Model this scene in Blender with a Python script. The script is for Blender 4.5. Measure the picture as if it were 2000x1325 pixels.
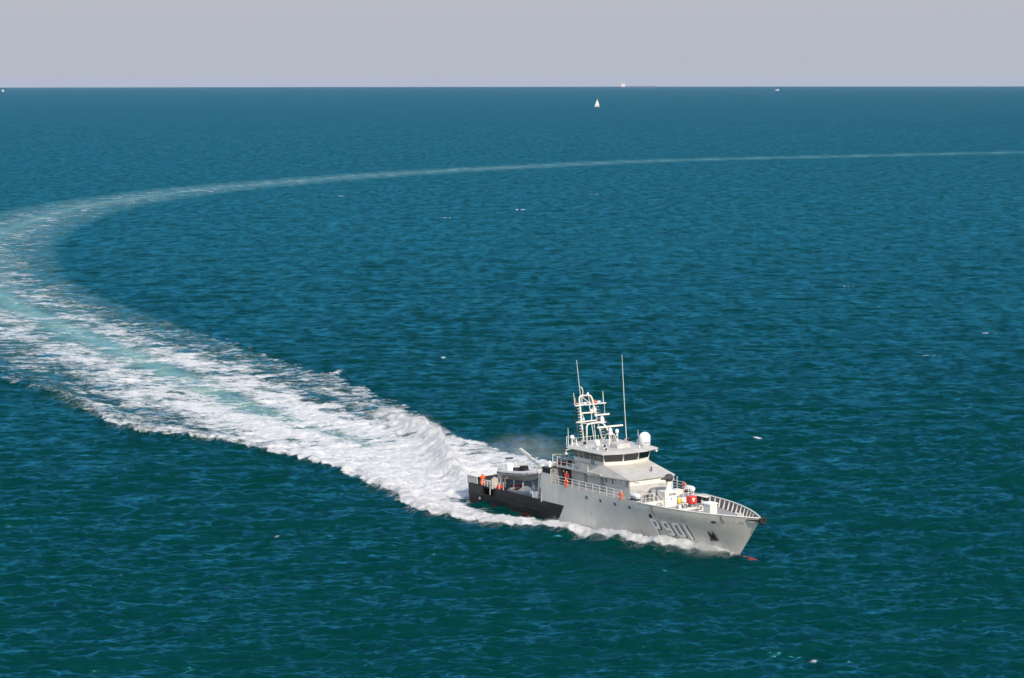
import bpy, math, random
import numpy as np
from mathutils import Matrix, Vector
random.seed(7); rng = np.random.default_rng(11)
R_ = math.radians
sc = bpy.context.scene
for o in list(bpy.data.objects): bpy.data.objects.remove(o)

# ------------------------------------------------------------------ camera, sky, sun, exposure
CAMH = 54.237; FPX = 4830.0; RE = 7.4e6          # eye height, focal length (2000 px frame), earth radius with refraction
cam = bpy.data.cameras.new('camera'); cam.sensor_fit = 'HORIZONTAL'; cam.sensor_width = 36; cam.lens = FPX/2000*36
cam.clip_start = 1; cam.clip_end = 200000
camo = bpy.data.objects.new('camera', cam); sc.collection.objects.link(camo)
fw = Vector((0, 0.99444376, -0.10526923)); rt = Vector((0.99999938, -1.1759e-4, -1.1108e-3)); up = rt.cross(fw)
camo.matrix_world = Matrix(((rt.x, up.x, -fw.x, 0), (rt.y, up.y, -fw.y, 0), (rt.z, up.z, -fw.z, CAMH), (0, 0, 0, 1)))
sc.camera = camo

SUN_EL = R_(37); SUN_AZ = R_(-64.0)               # azimuth from +X, counter-clockwise
world = bpy.data.worlds.new('World'); sc.world = world; world.use_nodes = True
wn = world.node_tree.nodes; wl = world.node_tree.links; wn.clear()
sky = wn.new('ShaderNodeTexSky'); sky.sky_type = 'NISHITA'; sky.sun_disc = False
sky.sun_elevation = SUN_EL; sky.sun_rotation = R_(90) - SUN_AZ
sky.altitude = 50; sky.air_density = 1.2; sky.dust_density = 0.6; sky.ozone_density = 2.0
bg = wn.new('ShaderNodeBackground'); bg.inputs['Strength'].default_value = 0.15
# pale lavender haze layer low over the sea all round the horizon, thinning with elevation
tcw = wn.new('ShaderNodeTexCoord'); sxw = wn.new('ShaderNodeSeparateXYZ'); wl.new(tcw.outputs['Generated'], sxw.inputs[0])
mz = wn.new('ShaderNodeMath'); mz.operation = 'MAXIMUM'; wl.new(sxw.outputs[2], mz.inputs[0]); mz.inputs[1].default_value = 0
ml = wn.new('ShaderNodeMath'); ml.operation = 'MULTIPLY'; wl.new(mz.outputs[0], ml.inputs[0]); ml.inputs[1].default_value = 11.0
m2 = wn.new('ShaderNodeMath'); m2.operation = 'MULTIPLY'; wl.new(ml.outputs[0], m2.inputs[0]); wl.new(ml.outputs[0], m2.inputs[1])
m4 = wn.new('ShaderNodeMath'); m4.operation = 'MULTIPLY'; wl.new(m2.outputs[0], m4.inputs[0]); wl.new(m2.outputs[0], m4.inputs[1])
m3 = wn.new('ShaderNodeMath'); m3.operation = 'MULTIPLY'; wl.new(m4.outputs[0], m3.inputs[0]); m3.inputs[1].default_value = -1.0
wt = wn.new('ShaderNodeMix'); wt.data_type = 'RGBA'; wt.blend_type = 'MULTIPLY'; wt.inputs[0].default_value = 1.0; wl.new(sky.outputs[0], wt.inputs[6]); wt.inputs[7].default_value = (1.16, 1.0, 0.87, 1)
ex = wn.new('ShaderNodeMath'); ex.operation = 'EXPONENT'; wl.new(m3.outputs[0], ex.inputs[0])
mxw = wn.new('ShaderNodeMix'); mxw.data_type = 'RGBA'; wl.new(ex.outputs[0], mxw.inputs[0]); wl.new(wt.outputs[2], mxw.inputs[6]); mxw.inputs[7].default_value = (1.67, 1.75, 2.02, 1)
wo = wn.new('ShaderNodeOutputWorld'); wl.new(mxw.outputs[2], bg.inputs[0]); wl.new(bg.outputs[0], wo.inputs[0])
sun = bpy.data.lights.new('sun', 'SUN'); sun.energy = 2.2; sun.angle = R_(0.53); sun.color = (1.0, 0.87, 0.70)
suno = bpy.data.objects.new('sun', sun); sc.collection.objects.link(suno)
sd = Vector((math.cos(SUN_AZ)*math.cos(SUN_EL), math.sin(SUN_AZ)*math.cos(SUN_EL), math.sin(SUN_EL)))
suno.rotation_euler = sd.to_track_quat('Z', 'Y').to_euler(); suno.location = (200, -200, 200)
sc.view_settings.view_transform = 'Standard'; sc.view_settings.look = 'None'
sc.view_settings.exposure = 0.90; sc.view_settings.gamma = 1; sc.view_settings.use_curve_mapping = False
sc.cycles.use_denoising = True; sc.cycles.max_bounces = 6; sc.cycles.volume_bounces = 1
sc.cycles.sample_clamp_indirect = 4; sc.cycles.caustics_reflective = False

# ------------------------------------------------------------------ materials
class NT:
    def __init__(s, name):
        s.m = bpy.data.materials.new(name); s.m.use_nodes = True; s.t = s.m.node_tree; s.t.nodes.clear()
        s.out = s.t.nodes.new('ShaderNodeOutputMaterial')
    def n(s, ty, **k):
        nd = s.t.nodes.new(ty)
        for a, v in k.items(): setattr(nd, a, v)
        return nd
    def l(s, a, b): s.t.links.new(a, b)
    def val(s, sock, v):
        if hasattr(v, 'is_output'): s.l(v, sock)
        else: sock.default_value = v
    def math(s, op, a, b=0.0, c=0.0, clamp=False):
        nd = s.n('ShaderNodeMath', operation=op, use_clamp=clamp)
        for i, v in enumerate((a, b, c)): s.val(nd.inputs[i], v)
        return nd.outputs[0]
    def mix(s, f, a, b):
        nd = s.n('ShaderNodeMix', data_type='RGBA'); s.val(nd.inputs[0], f); s.val(nd.inputs[6], a); s.val(nd.inputs[7], b)
        return nd.outputs[2]
    def noise(s, scale, detail=3, rough=0.55, vec=None, dist=0.0):
        nd = s.n('ShaderNodeTexNoise'); nd.inputs['Scale'].default_value = scale; nd.inputs['Detail'].default_value = detail
        nd.inputs['Roughness'].default_value = rough; nd.inputs['Distortion'].default_value = dist
        if vec is not None: s.l(vec, nd.inputs['Vector'])
        return nd.outputs['Fac']
    def smooth(s, v, lo, hi):
        nd = s.n('ShaderNodeMapRange', interpolation_type='SMOOTHSTEP'); s.val(nd.inputs[0], v)
        s.val(nd.inputs[1], lo); s.val(nd.inputs[2], hi); return nd.outputs[0]
    def coord(s, scale=(1, 1, 1), rot=(0, 0, 0)):
        tc = s.n('ShaderNodeTexCoord'); mp = s.n('ShaderNodeMapping'); mp.inputs['Scale'].default_value = scale
        mp.inputs['Rotation'].default_value = rot; s.l(tc.outputs['Object'], mp.inputs['Vector']); return mp.outputs[0]
def rgb(c): return (c[0], c[1], c[2], 1)
def paint(name, c, rough=0.5, var=0.12, scale=1.5, streak=0.0, metal=0.0):
    t = NT(name); p = t.n('ShaderNodeBsdfPrincipled'); v = t.coord()
    f = t.smooth(t.noise(scale, 5, 0.6, v), 0.3, 0.7)
    col = t.mix(f, rgb([x*(1-var) for x in c]), rgb([min(1, x*(1+var*0.6)) for x in c]))
    if streak:
        g = t.smooth(t.noise(1.0, 4, 0.6, t.coord((2.5, 2.5, 0.22))), 0.5, 0.78)
        col = t.mix(t.math('MULTIPLY', g, streak), col, rgb([x*0.45 + y*0.1 for x, y in zip(c, (0.3, 0.2, 0.13))]))
    t.l(col, p.inputs['Base Color']); p.inputs['Roughness'].default_value = rough; p.inputs['Metallic'].default_value = metal
    p.inputs['Specular IOR Level'].default_value = 0.35
    t.l(p.outputs[0], t.out.inputs[0]); return t.m
M = {}
M['grey'] = paint('naval_grey_paint', (0.46, 0.445, 0.415), 0.5, 0.12, 0.8, 0.10)
M['deck'] = paint('grey_deck_paint', (0.30, 0.30, 0.31), 0.75, 0.2, 1.2)
M['white'] = paint('off_white_paint', (0.66, 0.63, 0.575), 0.45, 0.08)
M['pure'] = paint('white_plastic', (0.80, 0.80, 0.79), 0.35, 0.05)
M['black'] = paint('black_paint', (0.012, 0.011, 0.011), 0.55, 0.3)
M['rubber'] = paint('black_rubber', (0.02, 0.02, 0.02), 0.8, 0.3)
M['red'] = paint('red_paint', (0.70, 0.03, 0.015), 0.45, 0.12)
M['antifoul'] = paint('red_antifouling', (0.25, 0.035, 0.02), 0.6, 0.3)
M['orange'] = paint('orange_plastic', (0.85, 0.10, 0.012), 0.5, 0.12)
M['yellow'] = paint('yellow_paint', (0.80, 0.58, 0.01), 0.5, 0.1)
M['blue'] = paint('blue_paint', (0.03, 0.10, 0.40), 0.5, 0.1)
M['bluedeck'] = paint('dark_blue_deck_paint', (0.015, 0.025, 0.045), 0.7, 0.2)
M['dark'] = paint('dark_grey_steel', (0.06, 0.06, 0.065), 0.6, 0.25)
M['bulwark'] = paint('bulwark_shade_grey', (0.13, 0.13, 0.14), 0.6, 0.25, 1.5, 0.3)  # dark tone puts the shade of the bulwark's inner face into the paint
M['mid'] = paint('mid_grey_steel', (0.25, 0.255, 0.265), 0.55, 0.15)
M['tubegrey'] = paint('grey_rubber_fabric', (0.48, 0.47, 0.47), 0.75, 0.15, 3)
M['cloth'] = paint('black_cloth', (0.015, 0.016, 0.02), 0.9, 0.3)
M['clothred'] = paint('red_cloth', (0.30, 0.03, 0.04), 0.9, 0.3)
M['skin'] = paint('skin', (0.45, 0.25, 0.17), 0.6, 0.1)
M['numwhite'] = paint('number_white', (0.95, 0.95, 0.95), 0.5, 0.02)
M['sail'] = paint('sail_cloth', (0.80, 0.78, 0.74), 0.8, 0.05)
M['tanker'] = paint('tanker_blue', (0.06, 0.10, 0.22), 0.6, 0.1)
M['hill'] = paint('hill', (0.08, 0.10, 0.07), 0.9, 0.3, 0.001)
def glass():
    t = NT('tinted_window_glass'); p = t.n('ShaderNodeBsdfPrincipled')
    p.inputs['Base Color'].default_value = (0.012, 0.018, 0.018, 1); p.inputs['Roughness'].default_value = 0.06
    p.inputs['IOR'].default_value = 1.5; p.inputs['Specular IOR Level'].default_value = 0.8
    t.l(p.outputs[0], t.out.inputs[0]); return t.m
M['glass'] = glass()
def hullmat():
    t = NT('hull_paint'); p = t.n('ShaderNodeBsdfPrincipled'); tc = t.n('ShaderNodeTexCoord'); sp = t.n('ShaderNodeSeparateXYZ')
    t.l(tc.outputs['Object'], sp.inputs[0]); X, Y, Z = sp.outputs
    v = tc.outputs['Object']
    big = t.smooth(t.noise(0.35, 4, 0.55, v), 0.3, 0.7)
    grey = t.mix(big, (0.55, 0.53, 0.485, 1), (0.62, 0.595, 0.54, 1))
    stk = t.smooth(t.noise(1.0, 5, 0.65, t.coord((1.6, 1.6, 0.12))), 0.52, 0.8)
    grey = t.mix(t.math('MULTIPLY', stk, 0.36), grey, (0.25, 0.22, 0.18, 1))
    seam = t.math('PINGPONG', X, 1.6)                       # faint welded plate seams
    grey = t.mix(t.math('MULTIPLY', t.math('LESS_THAN', seam, 0.025), 0.30), grey, (0.22, 0.22, 0.22, 1))
    rust = t.math('MULTIPLY', t.smooth(t.noise(1.0, 6, 0.7, t.coord((1.1, 1.1, 0.16)), 0.3), 0.60, 0.80), t.smooth(t.noise(0.25, 3, 0.5, v), 0.48, 0.62))
    grey = t.mix(t.math('MULTIPLY', rust, 0.55), grey, (0.20, 0.10, 0.055, 1))
    salt = t.smooth(t.noise(0.8, 6, 0.7, t.coord((1, 1, 0.7))), 0.55, 0.75); grey = t.mix(t.math('MULTIPLY', salt, 0.20), grey, (0.78, 0.78, 0.76, 1))
    blk = t.mix(t.smooth(t.noise(1.2, 5, 0.6, t.coord((0.5, 1, 1.2))), 0.35, 0.75), (0.009, 0.008, 0.008, 1), (0.035, 0.029, 0.028, 1))
    edge = t.math('MULTIPLY_ADD', Z, 0.718, 19.78)           # slanting forward end of the black area
    isb = t.math('MULTIPLY', t.math('LESS_THAN', X, edge), t.math('LESS_THAN', Z, 2.345))
    col = t.mix(isb, grey, blk)
    wob = t.math('MULTIPLY_ADD', t.noise(0.7, 2, 0.5, v), 0.12, 0.10)
    isr = t.math('LESS_THAN', Z, wob)
    col = t.mix(isr, col, (0.16, 0.028, 0.018, 1))
    t.l(col, p.inputs['Base Color']); p.inputs['Roughness'].default_value = 0.42; p.inputs['Specular IOR Level'].default_value = 0.4
    t.l(p.outputs[0], t.out.inputs[0]); return t.m
M['hull'] = hullmat()
def spraymat():
    t = NT('spray_white'); d = t.n('ShaderNodeBsdfDiffuse'); d.inputs[0].default_value = (0.74, 0.74, 0.74, 1)
    tr = t.n('ShaderNodeBsdfTranslucent'); tr.inputs[0].default_value = (0.74, 0.74, 0.74, 1)
    mx = t.n('ShaderNodeMixShader'); mx.inputs[0].default_value = 0.4
    t.l(d.outputs[0], mx.inputs[1]); t.l(tr.outputs[0], mx.inputs[2]); t.l(mx.outputs[0], t.out.inputs[0]); return t.m
M['spray'] = spraymat()
RIP = (0.75, 0.22, 3.5)
SEA_K = 0.92; SEA_GLOSS = (0.085, 0.565, 0.87, 1)
SEA_DEEP = (0.0002, 0.026, 0.0215, 1); SEA_AER = (0.22, 0.38, 0.34, 1)
def seamat():
    t = NT('sea_water'); v = t.coord()
    a1 = t.n('ShaderNodeAttribute', attribute_name='foam').outputs['Fac']; a2 = t.n('ShaderNodeAttribute', attribute_name='aer').outputs['Fac']
    # foam breakup: lacy turbulence plus streaks
    n1 = t.noise(0.42, 9, 0.68, t.coord((0.45, 1, 1), (0, 0, 0.22)), 0.7)
    n2 = t.noise(1.6, 6, 0.7, t.coord((0.32, 1, 1), (0, 0, 0.12)), 1.0)
    nn = t.math('ADD', t.math('MULTIPLY', n1, 0.62), t.math('MULTIPLY', n2, 0.38))
    nn = t.math('MULTIPLY_ADD', nn, 2.1, -0.55)
    thr = t.math('SUBTRACT', 0.88, t.math('MULTIPLY', a1, 0.95))
    fm = t.smooth(nn, thr, t.math('ADD', thr, 0.40))
    fm = t.math('MULTIPLY', fm, t.smooth(a1, 0.02, 0.3), clamp=True)
    # water
    wd = t.n('ShaderNodeBsdfDiffuse'); wg = t.n('ShaderNodeBsdfGlossy'); wg.inputs['Color'].default_value = SEA_GLOSS; wg.inputs['Roughness'].default_value = 0.25
    col = t.mix(t.math('MULTIPLY', a2, 1.0, clamp=True), SEA_DEEP, SEA_AER); t.l(col, wd.inputs['Color'])
    b1 = t.noise(0.42, 3, 0.5, t.coord((0.5, 1, 1), (0, 0, -0.22)))
    b2 = t.noise(1.5, 3, 0.5, t.coord((0.5, 1, 1), (0, 0, -0.12)))
    b0 = t.noise(0.09, 2, 0.5, t.coord((0.45, 1, 1), (0, 0, -0.22)))
    hsum = t.math('ADD', t.math('MULTIPLY', b0, RIP[2]), t.math('ADD', t.math('MULTIPLY', b1, RIP[0]), t.math('MULTIPLY', b2, RIP[1])))
    bp = t.n('ShaderNodeBump'); bp.inputs['Strength'].default_value = 1.0; bp.inputs['Distance'].default_value = 1.0
    t.l(hsum, bp.inputs['Height'])
    fr = t.n('ShaderNodeFresnel'); fr.inputs['IOR'].default_value = 1.333; w = t.n('ShaderNodeMixShader')
    for nd in (wd, wg, fr): t.l(bp.outputs[0], nd.inputs['Normal'])
    chop = t.math('MULTIPLY_ADD', t.smooth(t.noise(1.0, 5, 0.6, t.coord((0.30, 0.85, 1), (0, 0, -0.15)), 0.3), 0.32, 0.68), 0.9, 0.55)   # steep wavelets too small for the mesh
    gust = t.math('MULTIPLY_ADD', t.smooth(t.noise(1.0, 9, 0.74, t.coord((0.26, 0.06, 1), (0, 0, -0.12)), 0.4), 0.33, 0.67), 0.95, 0.52)   # wind lanes
    t.l(t.math('DIVIDE', t.math('MULTIPLY', fr.outputs[0], t.math('MULTIPLY', t.math('MULTIPLY', gust, chop), SEA_K)), t.math('MULTIPLY_ADD', fr.outputs[0], 3.0, 1.0)), w.inputs[0]); t.l(wd.outputs[0], w.inputs[1]); t.l(wg.outputs[0], w.inputs[2])
    fo = t.n('ShaderNodeBsdfPrincipled'); fo.inputs['Base Color'].default_value = (0.63, 0.635, 0.64, 1); fo.inputs['Roughness'].default_value = 0.9
    fo.inputs['Specular IOR Level'].default_value = 0.1
    fb = t.n('ShaderNodeBump'); fb.inputs['Strength'].default_value = 0.9; fb.inputs['Distance'].default_value = 0.45
    t.l(nn, fb.inputs['Height']); t.l(fb.outputs[0], fo.inputs['Normal'])
    mx = t.n('ShaderNodeMixShader'); t.l(fm, mx.inputs[0]); t.l(w.outputs[0], mx.inputs[1]); t.l(fo.outputs[0], mx.inputs[2])
    t.l(mx.outputs[0], t.out.inputs[0]); return t.m
M['sea'] = seamat()

# ------------------------------------------------------------------ object helpers
def tag(o, label=None, cat=None, group=None, kind=None):
    if label: o['label'] = label
    if cat: o['category'] = cat
    if group: o['group'] = group
    if kind: o['kind'] = kind
    return o
def empty(name, mat=None, parent=None):
    o = bpy.data.objects.new(name, None); sc.collection.objects.link(o); o.empty_display_size = 0.3
    if parent: o.parent = parent
    elif mat is not None: o.matrix_world = mat
    return o
def ortho(d):
    d = Vector(d).normalized(); a = Vector((0, 0, 1)) if abs(d.z) < 0.9 else Vector((1, 0, 0))
    u = d.cross(a).normalized(); return d, u, d.cross(u)
class MB:
    def __init__(s): s.v = []; s.f = []
    def add(s, vs, fs):
        b = len(s.v); s.v += [tuple(p) for p in vs]; s.f += [tuple(b+i for i in f) for f in fs]; return s
    def box(s, x0, x1, y0, y1, z0, z1, top=None):
        """top=(dx0,dx1,dy0,dy1): offsets of the upper face"""
        t = top or (0, 0, 0, 0)
        vs = [(x0, y0, z0), (x1, y0, z0), (x1, y1, z0), (x0, y1, z0), (x0+t[0], y0+t[2], z1), (x1+t[1], y0+t[2], z1), (x1+t[1], y1+t[3], z1), (x0+t[0], y1+t[3], z1)]
        return s.add(vs, [(3, 2, 1, 0), (4, 5, 6, 7), (0, 1, 5, 4), (1, 2, 6, 5), (2, 3, 7, 6), (3, 0, 4, 7)])
    def tube(s, p0, p1, r, r1=None, n=8):
        r1 = r if r1 is None else r1; p0 = Vector(p0); p1 = Vector(p1); d, u, w = ortho(p1-p0)
        vs = []
        for p, q in ((p0, r), (p1, r1)):
            for i in range(n):
                a = 2*math.pi*i/n; vs.append(p+u*(q*math.cos(a))+w*(q*math.sin(a)))
        fs = [(i, (i+1) % n, n+(i+1) % n, n+i) for i in range(n)] + [tuple(range(n-1, -1, -1)), tuple(range(n, 2*n))]
        return s.add(vs, fs)
    def path(s, pts, r, n=8, closed=False):
        pts = [Vector(p) for p in pts]; m = len(pts); rs = r if isinstance(r, (list, tuple)) else [r]*m; vs = []
        prev = None
        for i, p in enumerate(pts):
            a = pts[(i-1) % m] if (closed or i > 0) else p; b = pts[(i+1) % m] if (closed or i < m-1) else p
            d = (b-a).normalized()
            if prev is None: _, u, w = ortho(d)
            else: u = (prev - d*prev.dot(d)).normalized(); w = d.cross(u)
            prev = u
            for k in range(n):
                an = 2*math.pi*k/n; vs.append(p+u*(rs[i]*math.cos(an))+w*(rs[i]*math.sin(an)))
        fs = []
        for i in range(m if closed else m-1):
            j = (i+1) % m
            for k in range(n): fs.append((i*n+k, i*n+(k+1) % n, j*n+(k+1) % n, j*n+k))
        if not closed: fs += [tuple(range(n-1, -1, -1)), tuple((m-1)*n+k for k in range(n))]
        return s.add(vs, fs)
    def lathe(s, prof, c=(0, 0, 0), axis=(0, 0, 1), n=16):
        d, u, w = ortho(axis); c = Vector(c); vs = []
        for r, h in prof:
            for k in range(n):
                a = 2*math.pi*k/n; vs.append(c+d*h+u*(r*math.cos(a))+w*(r*math.sin(a)))
        fs = [(i*n+k, i*n+(k+1) % n, (i+1)*n+(k+1) % n, (i+1)*n+k) for i in range(len(prof)-1) for k in range(n)]
        fs += [tuple(range(n-1, -1, -1)), tuple((len(prof)-1)*n+k for k in range(n))]
        return s.add(vs, fs)
    def torus(s, c, axis, R, r, n=20, m=8):
        d, u, w = ortho(axis); c = Vector(c)
        return s.path([c+u*(R*math.cos(2*math.pi*i/n))+w*(R*math.sin(2*math.pi*i/n)) for i in range(n)], r, m, True)
    def prism(s, poly, z0, z1, inset=0.0, scale_top=None):
        n = len(poly); cx = sum(p[0] for p in poly)/n; cy = sum(p[1] for p in poly)/n; k = scale_top or 1.0
        vs = [(x, y, z0) for x, y in poly] + [(cx+(x-cx)*k, cy+(y-cy)*k, z1) for x, y in poly]
        return s.add(vs, [tuple(range(n-1, -1, -1)), tuple(range(n, 2*n))] + [(i, (i+1) % n, n+(i+1) % n, n+i) for i in range(n)])
    def poly(s, pts, thick=None):
        """flat polygon with thickness along its normal"""
        P = [Vector(p) for p in pts]; n = len(P); nr = Vector((0, 0, 0))
        for i in range(n): nr += P[i].cross(P[(i+1) % n])
        nr.normalize(); th = thick or 0.02
        vs = [p+nr*th*0.5 for p in P] + [p-nr*th*0.5 for p in P]
        return s.add(vs, [tuple(range(n)), tuple(range(2*n-1, n-1, -1))] + [(i+n, (i+1) % n+n, (i+1) % n, i) for i in range(n)])
    def build(s, name, mat, parent=None, smooth=False, bevel=0.0):
        me = bpy.data.meshes.new(name); me.from_pydata([tuple(p) for p in s.v], [], s.f); me.update()
        o = bpy.data.objects.new(name, me); sc.collection.objects.link(o)
        for m in (mat if isinstance(mat, (list, tuple)) else [mat]): me.materials.append(M[m] if isinstance(m, str) else m)
        if smooth:
            for p in me.polygons: p.use_smooth = True
        if bevel:
            b = o.modifiers.new('bevel', 'BEVEL'); b.width = bevel; b.segments = 2; b.limit_method = 'ANGLE'
        if parent: o.parent = parent
        return o

# ------------------------------------------------------------------ sea surface
SHIP_POS = Vector((-1.961, 318.0, 0.0)); PSI = R_(-55.507); HEEL = R_(0.63)
SHIPM = Matrix.Translation(SHIP_POS) @ Matrix.Rotation(PSI, 4, 'Z') @ Matrix.Rotation(HEEL, 4, 'X')
def spectrum_tile(L, N, lmin, lmax, lpeak, hs, wdir, spread, seed):
    r = np.random.default_rng(seed); k1 = 2*np.pi*np.fft.fftfreq(N, L/N); kx, ky = np.meshgrid(k1, k1, indexing='ij')
    k = np.hypot(kx, ky); k[0, 0] = 1e-9; kp = 2*np.pi/lpeak
    c = (kx*np.cos(wdir)+ky*np.sin(wdir))/k
    S = np.exp(-1.1*(kp/k)**2)/k**3.6*(0.03+np.abs(c)**spread)
    S[(k < 2*np.pi/lmax) | (k > 2*np.pi/lmin)] = 0; S[0, 0] = 0
    H = (r.normal(size=(N, N))+1j*r.normal(size=(N, N)))*np.sqrt(S)
    sd_ = np.real(np.fft.ifft2(H)).std(); H *= hs/4/sd_
    return dict(L=L, N=N, k=k, kx=kx, ky=ky, H=H)
def levels(T, cuts, chop):
    out = []
    for c in cuts:
        Hc = T['H']*np.exp(-(T['k']*c/5.0)**4) if c > 0 else T['H']
        out.append([np.real(np.fft.ifft2(a)) for a in (Hc, -1j*T['kx']/T['k']*Hc*chop, -1j*T['ky']/T['k']*Hc*chop)])
    return out
def samp(a, T, x, y, rot=0.0):
    c, s = math.cos(rot), math.sin(rot); N = T['N']
    u = (x*c+y*s)/T['L']*N; v = (-x*s+y*c)/T['L']*N
    i = np.floor(u).astype(int); j = np.floor(v).astype(int); fu = u-i; fv = v-j
    i0, i1, j0, j1 = i % N, (i+1) % N, j % N, (j+1) % N
    return a[i0, j0]*(1-fu)*(1-fv)+a[i1, j0]*fu*(1-fv)+a[i0, j1]*(1-fu)*fv+a[i1, j1]*fu*fv
CUTS = [0, 1.0, 2.0, 4.0, 8.0, 16.0, 32.0]
TA = spectrum_tile(311.0, 1024, 1.2, 70, 14.0, 0.70, R_(-74), 6.0, 3); LA = levels(TA, CUTS, 0.7)
TB = spectrum_tile(97.0, 512, 0.5, 9, 3.6, 0.58, R_(-96), 6.0, 5); LB = levels(TB, CUTS, 0.25)
TN = spectrum_tile(61.0, 512, 0.35, 12, 6.0, 1.0, 0, 0.0, 9); TN['H'] *= (TN['k']**0.5); NZ = np.real(np.fft.ifft2(TN['H'])); NZ /= NZ.std()
def catmull(P, n=16):
    P = [np.array(p, float) for p in P]; P = [2*P[0]-P[1]]+P+[2*P[-1]-P[-2]]; out = []
    for i in range(1, len(P)-2):
        for t in np.linspace(0, 1, n, endpoint=False):
            a, b, c, d = P[i-1], P[i], P[i+1], P[i+2]
            out.append(0.5*((2*b)+(-a+c)*t+(2*a-5*b+4*c-d)*t*t+(-a+3*b-3*c+d)*t**3))
    out.append(P[-2]); return np.array(out)
def near(P, xy, chunk=60000):
    """arc length and signed distance (left of travel positive) from points to a polyline"""
    seg = P[1:]-P[:-1]; ln = np.hypot(seg[:, 0], seg[:, 1]); S = np.concatenate([[0], np.cumsum(ln)])
    s_o = np.empty(len(xy)); d_o = np.empty(len(xy)); td = seg/ln[:, None]
    for a in range(0, len(xy), chunk):
        q = xy[a:a+chunk]; dd = (q[:, None, 0]-P[None, :, 0])**2+(q[:, None, 1]-P[None, :, 1])**2; j = dd.argmin(1)
        best = None
        for jj in (np.clip(j-1, 0, len(seg)-1), np.clip(j, 0, len(seg)-1)):
            rel = q-P[jj]; tt = np.clip((rel*td[jj]).sum(1), 0, ln[jj]); pr = P[jj]+td[jj]*tt[:, None]; e = q-pr
            D = np.hypot(e[:, 0], e[:, 1]); sg = np.sign(td[jj][:, 0]*rel[:, 1]-td[jj][:, 1]*rel[:, 0]); sv = S[jj]+tt
            if best is None: best = [D, sg, sv]
            else:
                m = D < best[0]; best = [np.where(m, D, best[0]), np.where(m, sg, best[1]), np.where(m, sv, best[2])]
        s_o[a:a+chunk] = best[2]; d_o[a:a+chunk] = best[0]*best[1]
    return s_o, d_o, S[-1]
CENT = catmull([(5.0, 308.0), (-3.2, 319.5), (-9.8, 334.5), (-23.1, 367.2), (-32.1, 383.7), (-42.1, 403), (-53.8, 430), (-68.2, 467.4), (-93.2, 526.5), (-122, 599), (-148, 680), (-166, 765), (-178, 850), (-184, 966), (-181.4, 1056), (-168.7, 1133), (-150.2, 1211), (-109, 1319), (-58.5, 1417.6), (0, 1505), (66, 1594), (136.7, 1653), (210, 1698), (289, 1749), (370, 1795), (560, 1890), (900, 2010)], 14)
STB = catmull([(25.6, 277.4), (24.0, 278.4), (21.8, 279.0), (18.6, 281.0), (13.6, 284.9), (8.0, 290.2), (2.6, 295.3), (-2.8, 298.2), (-8.0, 303.0), (-13.3, 312.0), (-22.6, 337), (-35.9, 357.4), (-48, 370.2), (-59.3, 378.8), (-69.5, 401), (-80.4, 424), (-92.1, 443), (-112, 480), (-140, 540)], 10)
PORT = catmull([(26.0, 278.3), (23.5, 289), (17.5, 303), (11, 325), (4.3, 345.7), (-3, 357.8), (-9.4, 373.5), (-14, 393.5), (-22.8, 419.2), (-32.5, 444.6), (-42.6, 466), (-60.6, 510.6), (-81.6, 560.5), (-102.2, 601), (-125.8, 650), (-150, 720)], 10)
PLUME = catmull([(-5.2, 318.5), (-7.4, 334), (-9.8, 352.9), (-12.0, 369), (-15.9, 380.2), (-21.7, 399.7), (-29.1, 422.7)], 12)
CAPS = [(57.0, 484.6, 1.6), (59.4, 481.8, 1.2), (80.3, 480.7, 2.2), (42.5, 278.6, .7), (101.8, 522.3, 2), (-93.6, 1198.5, 4), (-79.7, 1140.8, 3), (-42.6, 1115.7, 4), (-44.5, 319.3, .5), (-27.9, 235.9, .5), (10.6, 246.3, .8), (3.8, 229.6, .7), (28.5, 226.1, .8), (55.6, 286.4, .6), (-25.4, 959.9, 2.5), (79.2, 1275.8, 3), (3.8, 1015.1, 2.5), (-60.9, 885.8, 2), (38.2, 1153.1, 2.5), (-70.3, 1449.3, 3), (-88.9, 432.4, 2.4), (93.5, 763.9, 2.2), (87.3, 641.4, 1.8), (173.5, 1125.1, 3), (36.9, 367.8, .8), (-28.0, 289.2, .5), (-43.1, 265.7, .6), (87.4, 583.7, 1.2), (1.9, 912.4, 1.6), (73.6, 824.7, 2), (-257.4, 1371.7, 3), (-144.7, 878.4, 2), (142.6, 828.7, 2), (37.9, 536.0, 1), (-12.9, 477.2, .8), (61, 476, 1)]
for _ in range(45):
    r = rng.uniform(900, 7000); a = rng.uniform(-0.2, 0.2); CAPS.append((r*math.sin(a), r*math.cos(a), r*0.0011))
def sm(x, a, b):
    t = np.clip((x-a)/(b-a), 0, 1); return t*t*(3-2*t)
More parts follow.
